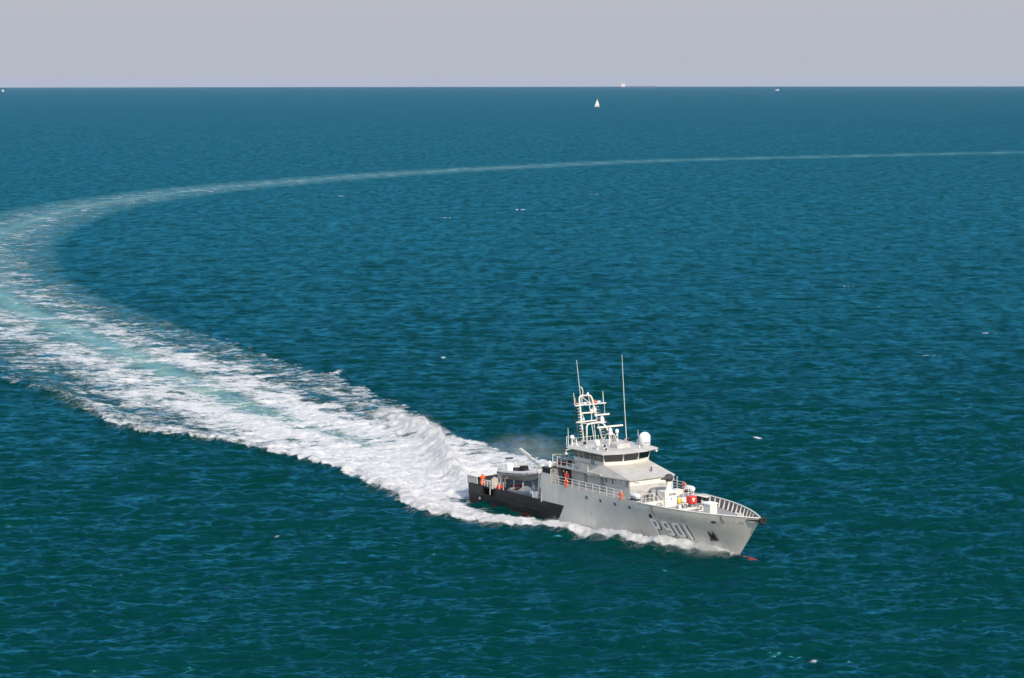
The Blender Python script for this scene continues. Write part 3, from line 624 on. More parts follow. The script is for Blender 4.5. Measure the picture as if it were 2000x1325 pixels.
# people-high consoles seen behind the front windows are left to the dark interior; roof with sloping visor
RO = [(21.5, -4.32), (28.75, -4.24), (29.75, -1.6), (29.75, 1.6), (28.75, 4.24), (21.5, 4.32), (19.7, 2.3), (19.7, -2.3)]
RI = [(21.6, -3.8), (28.2, -3.72), (29.0, -1.4), (29.0, 1.4), (28.2, 3.72), (21.6, 3.8), (19.9, 2.1), (19.9, -2.1)]
b = MB(); ring(b, RO, 9.42, RO, 9.50); ring(b, RO, 9.50, RI, 9.74)
b.add([(x, y, 9.74) for x, y in RI], [tuple(range(8))]); b.add([(x, y, 9.42) for x, y in RO], [tuple(range(7, -1, -1))]); b.build('bridge_roof', 'grey', ship)
b = MB().box(25.6, 27.4, -.95, 1.0, 9.74, 10.22, (.5, -.12, .05, -.05)); b.build('roof_hatch_box', 'grey', ship)
for sg in (-1, 1):
    x = 22.4 if sg < 0 else 27.3
    MB().path([(x, sg*4.2, 9.45), (x, sg*5.0, 9.35), (x, sg*5.0, 8.95)], .05, 6).build('wing_lamp_arm', 'white', ship)
    MB().box(x-.15, x+.15, sg*5.0-.12, sg*5.0+.12, 8.8, 9.05).build('wing_lamp', 'white', ship)
# satellite domes
def dome(name, x, y, z, r, h, stand):
    d = empty(name, None, ship)
    prof = [(r*.8, 0), (r*.97, .03), (r, h-r)]+[(r*math.cos(a), h-r+r*math.sin(a)) for a in np.linspace(.15, 1.5, 8)]+[(.01, h)]
    MB().lathe(prof, (x, y, z+stand), (0, 0, 1), 20).build('dome_cover', 'pure', d, True)
    MB().lathe([(r*.55, -.02), (r*.3, stand*.5), (r*.6, stand)], (x, y, z), (0, 0, 1), 12).build('dome_stand', 'white', d)
    return d
big = dome('satellite_dome', 27.2, 3.35, 9.6, .70, 1.62, .14)
for k in range(5):
    a = R_(-40+k*10); c, s_ = math.cos(a), math.sin(a); MB().poly([(27.2+.712*math.cos(a), 3.35+.712*math.sin(a), 10.08), (27.2+.712*math.cos(a+.11), 3.35+.712*math.sin(a+.11), 10.08), (27.2+.712*math.cos(a+.11), 3.35+.712*math.sin(a+.11), 10.19), (27.2+.712*math.cos(a), 3.35+.712*math.sin(a), 10.19)], .008).build('dome_lettering', 'blue', big)
dome('small_satellite_dome', 26.4, -3.2, 9.66, .34, .80, .50)
dome('small_satellite_dome', 21.7, -3.55, 9.6, .28, .42, .95)
# mast: raked A-frame with ladder, yards, forward frame
mast = empty('mast', None, ship)
MB().path([(21.2, -1.42, 9.7), (20.55, -1.28, 12.2), (19.98, -1.17, 14.75), (19.92, -1.14, 15.05), (19.88, -1.0, 15.27), (19.86, -.78, 15.34), (19.86, -.15, 15.36), (19.86, .36, 15.33), (19.88, .58, 15.24), (19.92, .72, 15.02), (20.0, .80, 14.7), (20.55, 1.1, 12.3), (21.2, 1.45, 9.7)], .115, 10).build('mast_frame', 'white', mast, True)
MB().path([(22.3, -1.75, 9.7), (22.2, -1.72, 11.8), (22.15, -1.55, 12.1), (22.1, -1.2, 12.2), (22.1, .3, 12.22), (22.15, .75, 12.1), (22.25, 1.15, 11.65), (22.35, 1.45, 11.0), (22.4, 1.75, 9.7)], .105, 10).build('forward_frame', 'white', mast, True)
for y in (-1.3, .8): MB().tube((20.6, y, 12.1), (22.1, y*.9, 12.18), .08).build('frame_brace', 'white', mast)
for p, q, r in (((20.15, -1.95, 14.25), (20.15, 2.75, 14.2), .085), ((19.75, -1.9, 14.42), (19.75, 2.4, 14.4), .06), ((20.4, -1.2, 13.3), (20.4, 1.0, 13.2), .10), ((20.6, -2.15, 12.25), (20.6, .95, 12.25), .09)):
    MB().tube(p, q, r).build('yard', 'white', mast)
for p, q in (((19.95, -.7, 15.2), (20.15, .45, 14.25)), ((20.55, .25, 12.3), (20.35, .4, 13.2)), ((19.9, -.75, 15.2), (20.1, -.85, 14.3)), ((19.9, .3, 15.2), (20.1, .3, 14.3))): MB().tube(p, q, .05).build('brace', 'white', mast)
MB().box(20.2, 20.6, .55, .95, 13.25, 13.8).build('instrument_box', 'white', mast)
for sg, y0, y1 in ((-1, -1.42, -1.17), (1, 1.5, .95)):
    z = 10.1
    while z < 14.2:
        t = (z-9.7)/5; xx = 21.2-1.25*t; yy = y0+(y1-y0)*t
        MB().path([(xx-.02, yy, z), (xx-.02, yy+sg*.42, z), (xx+.25, yy+sg*.42, z)], .03, 5).build('rung', 'white', mast); z += .34
for p, q, r, m in (((19.8, -.87, 15.3), (19.0, -.85, 19.7), .045, 'white'), ((20.1, -1.93, 14.3), (19.85, -1.95, 15.8), .055, 'white'), ((20.1, 2.42, 14.2), (19.85, 2.5, 15.7), .055, 'white'), ((20.15, 2.55, 12.85), (20.1, 2.55, 14.2), .05, 'white'), ((19.7, -1.5, 14.4), (19.6, -1.5, 15.1), .03, 'white'), ((19.75, .35, 15.3), (19.7, .38, 15.75), .03, 'white'), ((21.5, -2.4, 9.7), (20.7, -2.05, 12.25), .02, 'mid'), ((21.1, .3, 9.7), (20.6, .3, 12.2), .02, 'mid')):
    MB().tube(p, q, r, r*.6, 6).build('aerial', m, mast)
MB().path([(19.85, -.6, 15.35), (19.8, -.5, 15.95), (19.78, -.62, 16.25), (19.75, -.8, 16.5)], [.06, .06, .09, .05], 6).build('wind_sensor', 'white', mast)
for y, z, r, m in ((.15, 15.4, .13, 'pure'), (-.3, 15.4, .09, 'dark'), (-1.75, 14.4, .16, 'clothred'), (1.15, 14.35, .15, 'orange'), (2.25, 14.3, .10, 'blue')):
    MB().lathe([(r*.6, 0), (r, .06), (r, r*1.6), (r*.5, r*2.3)], (19.95, y, z), (0, 0, 1), 10).build('mast_lamp', m, mast)
def radar(name, x, y, z, L, ang, tripod):
    g = empty(name, None, ship)
    c, s_ = math.cos(ang), math.sin(ang)
    MB().poly([(x-s_*L/2, y-c*L/2, z-.06), (x+s_*L/2, y+c*L/2, z-.06), (x+s_*L/2, y+c*L/2, z+.14), (x-s_*L/2, y-c*L/2, z+.14)], .16).build('scanner_bar', 'white', g, False, .03)
    MB().box(x-.24, x+.24, y-.24, y+.24, z-.85, z-.22, (.08, -.08, .08, -.08)).build('gearbox', 'pure', g, False, .04)
    MB().tube((x, y, z-.25), (x, y, z-.05), .1).build('rotor_neck', 'white', g)
    MB().lathe([(.16, 0), (.2, .2), (.12, .3)], (x-.1, y-.28, z-.6), (0, -1, 0), 10).build('motor', 'dark', g)
    if tripod:
        MB().box(x-.4, x+.4, y-.4, y+.4, z-.95, z-.86).build('platform', 'white', g)
        for dx, dy in ((-1.2, -.55), (.55, -.55), (.55, 1.0), (-1.1, 1.0)): MB().tube((x+dx*.3, y+dy*.4, z-.9), (x+dx, y+dy, 9.72), .06).build('leg', 'white', g)
        MB().tube((x+.5, y-.5, 9.9), (x-1.0, y+.9, 10.9), .045).build('leg_brace', 'white', g)
radar('radar_scanner', 24.6, .05, 12.0, 3.7, R_(4), True)
radar('radar_scanner', 21.2, 1.35, 12.95, 2.1, R_(8), False)
MB().box(20.8, 21.6, .95, 1.75, 12.02, 12.1).build('radar_bracket', 'white', mast)
for p, q in (((20.0, -1.1, 14.6), (22.2, -3.6, 9.7)), ((20.0, .8, 14.6), (22.4, 3.4, 9.7)), ((20.1, 2.6, 14.2), (20.9, 2.2, 9.7)), ((20.1, -1.9, 14.2), (19.9, -1.9, 9.75)), ((19.9, 0, 15.3), (24.6, 0, 12.2))): MB().tube(p, q, .014, n=5).build('stay_wire', 'dark', mast)
for p, q in (((20.6, -.9, 12.3), (20.4, -1.05, 13.3)), ((20.4, .2, 13.3), (20.15, .2, 14.2)), ((22.1, -.9, 12.2), (22.3, -.6, 9.75)), ((20.7, .5, 12.0), (21.0, .55, 9.75))): MB().tube(p, q, .045).build('cable_trunk', 'white', mast)
for y, z in ((-.5, 14.3), (.5, 13.35), (-.8, 12.35), (1.6, 14.3)): MB().box(20.05, 20.35, y-.13, y+.13, z, z+.28).build('sensor_box', 'pure', mast)
# tall whip, searchlights, roof gear
MB().path([(23.4, 3.5, 9.7), (23.35, 3.48, 10.1), (23.1, 3.4, 14.0), (22.75, 3.3, 20.4)], [.10, .05, .04, .02], 8).build('whip_aerial', 'white', ship, True)
MB().box(23.2, 23.75, 3.3, 3.75, 9.7, 10.05).build('whip_base', 'white', ship)
MB().path([(26.2, 3.2, 9.7), (26.1, 3.15, 11.5)], [.045, .03], 6).build('roof_aerial', 'white', ship)
MB().path([(21.3, -3.8, 9.6), (21.2, -3.8, 11.8)], [.05, .035], 6).build('roof_aerial', 'white', ship)
MB().path([(21.2, -4.0, 9.55), (21.2, -4.0, 10.75), (21.4, -3.8, 10.85)], .045, 6).build('roof_davit', 'white', ship)
def lamp(x, y, z, r, d, m='white'):
    g = empty('searchlight', None, ship)
    MB().tube((x, y, z), (x, y, z+.35), .06).build('lamp_stand', 'white', g); MB().lathe([(r*.6, -.28), (r, -.1), (r, .22)], (x, y, z+.45), d, 12).build('lamp_body', m, g)
    MB().lathe([(r*.9, .2), (r*.9, .235)], (x, y, z+.45), d, 12).build('lamp_lens', 'glass', g)
lamp(23.3, -2.9, 9.72, .26, (.9, -.3, 0)); lamp(26.9, -2.7, 9.7, .22, (1, .2, .1)); lamp(24.6, 2.9, 9.72, .24, (1, 0, 0), 'dark'); lamp(22.7, 2.2, 9.72, .3, (.8, -.2, .4)); lamp(28.2, -3.4, 9.6, .18, (1, 0, 0), 'pure')
MB().path([(22.6, 2.6, 9.7), (22.6, 2.6, 10.8)], .13, 8).build('sensor_post', 'white', ship); MB().lathe([(.2, 0), (.24, .2), (.15, .42)], (22.6, 2.6, 10.8), (0, 0, 1), 12).build('sensor_head', 'pure', ship)
for x, y, h in ((27.9, -2.9, .45), (25.5, -3.4, .3), (24.5, -3.5, .35), (22.2, -3.3, .5), (22.9, -3.6, .35), (28.4, 1.6, .4), (28.5, 2.3, .45), (28.3, 2.9, .35), (20.3, -1.9, .5), (25.8, 3.3, .6)):
    MB().lathe([(.1, 0), (.1, h*.6), (.05, h*.62), (.05, h)], (x, y, 9.70), (0, 0, 1), 8).build('roof_fitting', 'white', ship)
b = MB(); pts = [(21.0, -3.1), (20.2, -2.0), (20.2, 1.9)]
def rails(name, pts, z0, hts, spacing=1.4, mat='white', r=.028, par=None):
    """pts: list of (x,y,zbase) corners; stanchions and rails as parts of one railing"""
    g = empty(name, None, par or ship)
    for a, c in zip(pts[:-1], pts[1:]):
        a = Vector(a); c = Vector(c); n = max(1, round((c-a).length/spacing))
        for i in range(n+1):
            if i == n and c != Vector(pts[-1]): continue
            p = a.lerp(c, i/n); MB().tube(p, p+Vector((0, 0, hts[0])), r*1.35, n=6).build('stanchion', mat, g)
    for h in hts: MB().path([Vector(p)+Vector((0, 0, h)) for p in pts], r, 6).build('rail', mat, g)
    return g
rails('roof_railing', [(21.3, -3.4, 9.7), (20.1, -2.0, 9.7), (20.1, 1.6, 9.7)], 0, (.55,), 1.3, 'white', .03)
# main deck side rails
for sg in (-1, 1):
    pts = [(x, sg*(hb(x, 4.86)-.06), 4.8) for x in (19.1, 23.3, 27.5, 31.7, 33.2)]
    rails('deck_railing', pts, 0, (1.02, .66, .33), 1.42, 'white', .035)
rails('break_railing', [(36.55, -4.3, 4.76), (36.55, -2.5, 4.76)], 0, (1.0, .5), .6)
rails('break_railing', [(36.55, 1.2, 4.76), (36.55, 3.4, 4.76)], 0, (1.0, .5), .8)
rails('fore_deck_railing', [(33.3, -4.1, 4.76), (34.2, -3.0, 4.76), (36.0, -2.9, 4.76)], 0, (1.0,), 1.4, 'mid', .022)
# bridge deck aft rails
rails('bridge_deck_railing', [(23.6, -3.95, 6.98), (19.9, -3.95, 6.98), (17.7, -3.6, 6.98), (17.7, 3.6, 6.98), (19.9, 3.95, 6.98), (23.6, 3.95, 6.98)], 0, (1.0, .5), 1.2, 'white', .026)
for x, h in ((18.2, 1.5), (19.2, 1.35)): MB().path([(x, -4.0, 6.7), (x, -4.0, 6.7+h), (x+.1, -3.0, 6.7+h), (x+.1, -3.0, 6.9)], .05, 6).build('rail_hoop', 'white', ship)
MB().box(18.3, 19.6, -3.3, -1.2, 6.98, 7.5).build('deck_locker', 'dark', ship); MB().box(18.6, 19.6, -3.6, -3.35, 7.0, 7.3).build('deck_locker', 'clothred', ship)
MB().lathe([(.22, 0), (.2, .5), (.05, .75)], (17.9, -4.2, 6.65), (0, 0, 1), 10).build('vent_cowl', 'pure', ship)
# foredeck house with gun mount
fh = empty('foredeck_house', None, ship)
MB().box(35.5, 36.95, -1.18, .62, 3.88, 5.80).build('house_wall', 'white', fh, False, .03)
MB().box(36.94, 36.99, -.70, .25, 3.98, 5.15).build('house_door', 'pure', fh, False, .02); MB().lathe([(.1, 0), (.1, .05)], (36.98, -.3, 4.9), (1, 0, 0), 10).build('door_port', 'dark', fh)
MB().box(36.94, 36.98, -.6, .45, 5.3, 5.55).build('vent_slot', 'mid', fh)
MB().lathe([(.55, 0), (.52, .1), (.36, .2), (.30, .9), (.34, 1.15)], (36.4, -.2, 5.8), (0, 0, 1), 12).build('gun_pedestal', 'white', fh, True)
gun = empty('deck_gun', None, ship)
MB().lathe([(.15, -.3), (.42, -.15), (.52, .15), (.46, .45), (.25, .62), (.02, .66)], (36.45, -.2, 7.15), (0, .0, 1), 12).build('gun_cover', 'dark', gun, True)
MB().lathe([(.3, 0), (.24, .5), (.12, 1.0), (.08, 1.35)], (36.45, -.3, 7.35), (.25, -1, -.02), 10).build('gun_barrel', 'dark', gun, True)
MB().box(36.2, 36.8, .0, .45, 6.95, 7.6, (.1, -.1, 0, -.1)).build('gun_shield', 'mid', gun, False, .06)
# inclined ladder to the foredeck, machinery left of the house
ld = empty('deck_ladder', None, ship)
for y in (-2.25, -1.6): MB().tube((36.2, y, 4.76), (37.9, y, 3.9), .05).build('stringer', 'white', ld); MB().path([(36.1, y, 4.8), (36.1, y, 5.7), (37.9, y, 4.6), (37.9, y, 3.9)], .035, 6).build('handrail', 'white', ld)
for k in range(5): t = (k+.5)/5; MB().box(36.2+1.7*t-.1, 36.2+1.7*t+.1, -2.25, -1.6, 4.76-.86*t-.02, 4.76-.86*t+.02).build('step', 'mid', ld)
MB().box(34.7, 35.4, -2.5, -1.75, 4.76, 5.3).build('winch_bed', 'dark', ship); MB().box(34.9, 35.4, -2.0, -1.3, 4.76, 5.95, (.05, 0, 0, 0)).build('vent_trunk', 'mid', ship)
MB().lathe([(.3, -.5), (.3, .5)], (35.1, -1.0, 5.2), (0, 1, 0), 12).build('cable_drum', 'dark', ship)
MB().path([(34.2, -2.2, 4.8), (34.2, -2.1, 5.6), (34.5, -1.2, 6.15), (34.7, 0, 6.3), (34.9, 1.0, 6.2)], .035, 6).build('curved_handrail', 'white', ship)
MB().tube((34.3, 1.2, 4.8), (34.3, 1.2, 7.1), .03).build('flag_post', 'dark', ship)
MB().box(33.6, 35.4, -.6, 1.2, 4.76, 5.7).build('ammunition_locker', 'white', ship, False, .03); MB().box(33.5, 35.5, -.7, 1.3, 5.7, 5.76).build('locker_top', 'mid', ship)
MB().box(33.3, 34.3, 2.3, 3.6, 4.76, 5.25).build('deck_box', 'white', ship)
MB().box(34.4, 35.2, 1.8, 2.4, 4.76, 5.5).build('deck_box', 'white', ship)
for y in (2.9, 3.3): MB().tube((32.3, 4.2+y*.0+.1, 4.8), (32.3, 4.3, 6.5), .07).build('davit_post', 'white', ship)
MB().box(43.75, 45.0, -.92, .14, 3.88, 5.40).build('deck_companion', 'white', ship, False, .02); MB().box(43.65, 45.08, -1.0, .22, 5.40, 5.55, (.08, -.08, .08, -.08)).build('companion_lid', 'pure', ship)
# windlass and mooring gear
wl_ = empty('windlass', None, ship)
for y in (-.5, .7): MB().lathe([(.34, -.06), (.34, 0), (.2, .02), (.2, .5), (.34, .52), (.34, .58)], (39.3, y, 4.3), (0, 1, 0), 12).build('drum', 'mid', wl_)
MB().box(39.0, 39.7, -.8, 1.4, 3.9, 4.15).build('bed', 'white', wl_); MB().box(39.1, 39.6, -1.2, -.8, 3.9, 4.6).build('gear_case', 'white', wl_); MB().tube((39.3, -1.3, 4.3), (39.3, 1.6, 4.3), .07).build('shaft', 'dark', wl_)
for x, y in ((38.2, -3.6), (38.8, -3.6), (40.5, 1.2), (41.0, 1.2), (41.2, -2.9), (41.8, -2.9), (46.6, 1.6), (47.1, 1.5), (38.2, 3.4), (38.8, 3.4)):
    MB().lathe([(.2, 0), (.2, .04), (.13, .05), (.13, .45), (.18, .47), (.18, .55)], (x, y, 3.9), (0, 0, 1), 10).build('bollard', 'white', ship)
for x, y, a in ((41.6, .6, 0), (42.3, -1.6, .6), (47.5, .7, .3)): MB().torus((x, y, 3.98), (0, 0, 1), .34, .09, 14, 6).build('mooring_rope_coil', 'white', ship)
MB().tube((40.2, .9, 4.1), (42.2, 2.0, 4.1), .09).build('roller_bar', 'white', ship); MB().lathe([(.28, -.3), (.28, .3)], (39.9, 2.6, 4.3), (0, 1, 0), 12).build('rope_reel', 'dark', ship)
MB().path([(48.0, 1.1, 3.9), (48.0, 1.1, 4.55), (48.3, .9, 4.7), (48.6, .7, 4.5), (48.6, .7, 3.9)], .07, 6).build('guide_hoop', 'white', ship)
MB().path([(48.6, 1.0, 3.9), (48.6, 1.0, 4.5), (48.9, .8, 4.6), (49.1, .6, 4.4), (49.1, .6, 3.9)], .07, 6).build('guide_hoop', 'white', ship)
# red foam-monitor cabinet on a post, yellow canister on the bulkhead
rc = empty('red_cabinet', None, ship)
MB().box(38.75, 39.65, .55, 1.45, 4.55, 5.40).build('cabinet_body', 'red', rc, False, .04); MB().tube((39.2, 1.0, 3.9), (39.2, 1.0, 4.6), .07).build('post', 'red', rc)
MB().poly([(39.665, .72, 5.22), (39.665, 1.16, 5.22), (39.665, 1.16, 5.08), (39.665, 1.04, 5.08), (39.665, 1.04, 4.82), (39.665, .86, 4.82), (39.665, .86, 5.08), (39.665, .72, 5.08)], .015).build('white_emblem', 'pure', rc)
yc = empty('yellow_canister', None, ship)
MB().lathe([(.13, 0), (.17, .06), (.17, .52), (.1, .6)], (36.92, .95, 4.2), (0, 0, 1), 12).build('canister_body', 'yellow', yc, True); MB().tube((36.92, .95, 3.9), (36.92, .95, 4.2), .03).build('hose', 'dark', yc)
MB().box(36.74, 36.95, 1.3, 2.0, 4.3, 4.7).build('bulkhead_box', 'white', ship)
# aft working deck: cradle, crane, posts
cr = empty('boat_cradle', None, ship)
for y in (-3.5, -1.0): MB().box(7.6, 13.4, y-.12, y+.12, 2.16, 2.42).build('beam', 'mid', cr)
for x in (8.2, 10.2, 12.6):
    MB().box(x-.1, x+.1, -3.6, -.9, 2.42, 2.6).build('crossbeam', 'mid', cr)
    for y in (-3.0, -1.5): MB().tube((x, y, 2.55), (x, y*.97, 3.5), .07).build('post', 'grey', cr)
MB().poly([(10.0, -3.62, 2.5), (12.9, -3.62, 2.5), (12.9, -2.6, 3.0), (10.0, -2.6, 3.0)], .06).build('cradle_ramp', 'mid', cr)
kr = empty('knuckle_crane', None, ship); kr.location = (-2.3, 0, 0)
MB().lathe([(.5, 0), (.45, .4), (.34, .5), (.32, 2.3)], (10.9, 1.2, 2.15), (0, 0, 1), 14).build('column', 'white', kr)
MB().box(10.5, 11.4, .8, 1.6, 4.4, 5.0).build('slew_head', 'white', kr, False, .05)
MB().poly([(11.0, 1.2, 4.55), (11.1, 1.2, 5.05), (8.0, 1.2, 5.9), (7.9, 1.2, 5.6)], .36).build('main_boom', 'white', kr); MB().poly([(8.3, 1.2, 5.95), (8.1, 1.2, 5.55), (5.9, 1.2, 6.45), (6.0, 1.2, 6.7)], .28).build('knuckle_boom', 'white', kr)
MB().tube((10.7, 1.2, 4.7), (9.0, 1.2, 5.45), .08).build('hydraulic_ram', 'mid', kr); MB().tube((8.6, 1.45, 5.6), (7.0, 1.45, 6.0), .06).build('hydraulic_ram', 'dark', kr)
MB().box(11.4, 12.2, .7, 1.5, 4.5, 4.95).build('control_box', 'grey', kr)
for x, y in ((6.2, -4.35), (6.9, -4.35), (6.2, -3.7), (6.9, -3.7)): MB().tube((x, y, 2.15), (x, y, 3.15), .05).build('rack_post', 'white', ship)
MB().box(5.55, 5.62, -4.6, -3.6, 2.2, 3.55).build('screen_panel', 'grey', ship)
MB().tube((5.3, -4.65, 1.4), (5.3, -4.65, 2.5), .05).build('boarding_ladder', 'white', ship)
rails('stern_railing', [(3.3, -4.55, 2.36), (5.2, -4.55, 2.36), (5.2, -3.9, 2.36)], 0, (.8, .42), .7, 'white', .035)
rails('quarter_railing', [(14.7, -4.6, 2.16), (16.5, -4.6, 2.16)], 0, (.95, .5), .9, 'white', .035)
rails('stern_railing', [(.2, -4.4, 3.36), (.2, 4.4, 3.36)], 0, (.9, .45), 1.5, 'white', .022)
MB().box(3.2, 4.6, -4.1, -3.2, 2.16, 2.9).build('towing_winch', 'mid', ship); MB().lathe([(.45, -.5), (.45, .5)], (3.6, -2.4, 2.7), (0, 1, 0), 14).build('towing_drum', 'dark', ship)
MB().path([(3.2, -2.0, 2.2), (3.2, -1.9, 4.2), (3.2, 1.9, 4.2), (3.2, 2.0, 2.2)], .1, 8).build('stern_gantry', 'white', ship)
for x, y, h in ((2.0, -3.9, .8), (4.3, -3.5, 1.0), (4.7, -2.8, 1.3), (5.2, -2.4, .9), (1.0, -3.4, .5)): MB().box(x, x+.35, y, y+.3, 2.16, 2.16+h+.3).build('deck_fitting', 'white', ship)
for x, y, m in ((7.2, -3.0, 'dark'), (7.8, -2.6, 'clothred'), (8.1, -2.0, 'dark')): MB().box(x, x+.5, y, y+.5, 2.16, 2.9).build('stowed_gear', m, ship)
MB().box(15.0, 16.5, -3.6, -2.4, 2.16, 4.6).build('hose_locker', 'dark', ship); MB().tube((15.2, -4.1, 2.2), (15.4, -4.0, 5.8), .11).build('hydraulic_arm', 'white', ship); MB().box(14.6, 15.6, -3.2, -2.2, 4.7, 5.3).build('arm_head', 'white', ship)

# ------------------------------------------------------------------ things aboard
def aboard(name, p, rz=0.0, rx=0.0, ry=0.0):
    return empty(name, SHIPM @ Matrix.Translation(Vector(p)) @ Matrix.Rotation(rz, 4, 'Z') @ Matrix.Rotation(ry, 4, 'Y') @ Matrix.Rotation(rx, 4, 'X'))
# inflatable boat, bow forward, in the cradle
rb = tag(aboard('inflatable_boat', (5.2, -2.05, 3.78), 0, 0, R_(-4.0)), 'grey rigid inflatable boat in its cradle on the aft deck', 'boat')
Lb = 8.0
def tub(sg): return [(0.0, sg*1.12, .42), (1.5, sg*1.15, .42), (3.5, sg*1.15, .45), (5.2, sg*1.08, .52), (6.5, sg*.84, .66), (7.4, sg*.46, .80), (7.85, sg*.0, .88)]
pts = tub(-1)+tub(1)[::-1][1:]
MB().path(catmull(pts, 4), .32, 12).build('inflatable_tube', 'tubegrey', rb, True)
for sg in (-1, 1): MB().lathe([(.32, 0), (.2, .25), (.02, .36)], (0, sg*1.12, .42), (-1, 0, 0), 12).build('tube_end_cone', 'tubegrey', rb, True)
b = MB(); st = [(0.0, .95, -.25), (2, 1.0, -.28), (4, .98, -.26), (5.5, .82, -.1), (6.8, .48, .2), (7.7, .05, .62)]
for i in range(len(st)-1):
    (x0, w0, k0), (x1, w1, k1) = st[i], st[i+1]; t0 = .30+.06*i; t1 = .30+.06*(i+1)
    for sg in (-1, 1):
        q = [(x0, 0, k0-.35), (x1, 0, k1-.35), (x1, sg*w1, t1-.12), (x0, sg*w0, t0-.12)]; b.add(q, [(0, 1, 2, 3) if sg > 0 else (3, 2, 1, 0)])
b.add([(0, 0, -.6), (0, -.95, .18), (0, .95, .18)], [(0, 1, 2)]); b.build('boat_hull', 'grey', rb)
b = MB(); cp = catmull(tub(-1), 3)
for i in range(len(cp)-1):
    a, c = cp[i], cp[i+1]; b.add([(a[0], a[1], a[2]+.05), (c[0], c[1], c[2]+.05), (c[0], -c[1], c[2]+.05), (a[0], -a[1], a[2]+.05)], [(0, 1, 2, 3)])
b.build('boat_floor', 'tubegrey', rb)
MB().box(3.6, 4.7, -.45, .45, .45, 1.35, (.1, -.3, .05, -.05)).build('steering_console', 'cloth', rb, False, .05)
MB().box(2.0, 3.3, -.35, .35, .45, 1.05).build('jockey_seat', 'dark', rb, False, .06)
MB().box(4.9, 6.2, -.55, .55, .5, .82, (.2, -.3, .1, -.1)).build('bow_cover', 'tubegrey', rb, False, .05)
MB().box(.15, 1.2, -.5, .5, .45, 1.5, (.15, -.15, .08, -.08)).build('outboard_engine', 'pure', rb, False, .08)
MB().path([(.9, -.95, .6), (.8, -.85, 2.0), (.8, .85, 2.0), (.9, .95, .6)], .05, 6).build('radar_arch', 'white', rb); MB().box(.5, 1.0, -.4, .5, 2.02, 2.2).build('arch_light_bar', 'dark', rb)
for x in (.6, 1.2, 1.8, 2.4, 3.0, 3.6): MB().path([(x, -1.46, .5), (x+.15, -1.5, .36), (x+.3, -1.46, .5)], .025, 5).build('grab_line', 'dark', rb)
MB().path([Vector(p)+Vector((0, -.30 if p[1] < 0 else .30, -.02)) for p in tub(-1)[:-1]]+[Vector((8.16, 0, .86))], .05, 6).build('rubbing_band', 'rubber', rb)
# life-raft canisters on cradles
def raft(p, label):
    g = tag(aboard('life_raft', p), label, 'life raft', 'life-raft canisters on the fore side decks')
    MB().lathe([(.12, -.78), (.28, -.72), (.36, -.5), (.37, 0), (.36, .5), (.28, .72), (.12, .78)], (0, 0, .62), (1, 0, 0), 14).build('canister', 'pure', g, True)
    for x in (-.42, 0, .42): MB().torus((x, 0, .62), (1, 0, 0), .372, .018, 16, 5).build('strap', 'dark', g)
    for x in (-.45, .45): MB().box(x-.06, x+.06, -.32, .32, 0.0, .36).build('cradle_leg', 'dark', g)
    MB().box(-.62, .62, -.3, .3, .0, .08).build('cradle_base', 'white', g)
    MB().path([(-.78, -.25, .6), (0, -.4, .55), (.78, -.25, .6)], .03, 5).build('lashing', 'blue', g)
raft((35.0, -4.1, 4.76), 'white life-raft canister on the near side deck, forward of the lifebuoy')
raft((34.9, 4.15, 4.76), 'white life-raft canister on the far side deck, behind the gun')
def buoy(p, label, rz=0.0):
    g = tag(aboard('lifebuoy', p, rz), label, 'lifebuoy', 'orange lifebuoys on the railings')
    MB().torus((0, 0, 0), (0, 1, 0), .30, .095, 20, 8).build('ring', 'orange', g, True)
    for k in range(4): a = math.pi/4+k*math.pi/2; MB().torus((.30*math.cos(a), 0, .30*math.sin(a)), (-math.sin(a), 0, math.cos(a)), .1, .02, 10, 5).build('band', 'pure', g)
    MB().box(-.08, .08, -.1, .0, -.62, -.28).build('light_pouch', 'orange', g)
buoy((22.2, -4.86, 5.32), 'orange lifebuoy on the rail beside the two crew members')
buoy((33.15, -4.80, 5.30), 'orange lifebuoy at the forward end of the near railing')
buoy((33.2, 4.70, 5.42), 'orange lifebuoy on the far railing next to the life raft')
def ball_buoy(p, r, label, mat):
    g = tag(aboard('marker_buoy', p), label, 'buoy')
    MB().lathe([(.02, -r)]+[(r*math.cos(a), r*math.sin(a)) for a in np.linspace(-1.35, 1.35, 9)]+[(.02, r)], (0, 0, r), (0, 0, 1), 16).build('float', mat, g, True)
    MB().lathe([(r*.25, 0), (r*.2, r*.35)], (0, 0, 2*r-.02), (0, 0, 1), 8).build('eye', 'dark', g)
ball_buoy((2.75, -4.05, 2.16), .38, 'lower of the two stacked orange buoys at the stern', 'orange')
ball_buoy((2.72, -4.05, 2.90), .35, 'upper of the two stacked orange buoys at the stern', 'orange')
ball_buoy((6.55, -4.05, 2.16), .38, 'red buoy held between white posts on the aft deck', 'red')
g = tag(aboard('rope_bundle', (14.2, -3.9, 2.16)), 'heap of white rope below the stern end of the grey hull side', 'rope')
for k in range(14):
    c = Vector((rng.uniform(-.7, .7), rng.uniform(-.35, .35), rng.uniform(.15, .7))); MB().torus(c, (rng.normal(), rng.normal(), rng.normal()), rng.uniform(.2, .4), .045, 12, 5).build('coil', 'numwhite', g)
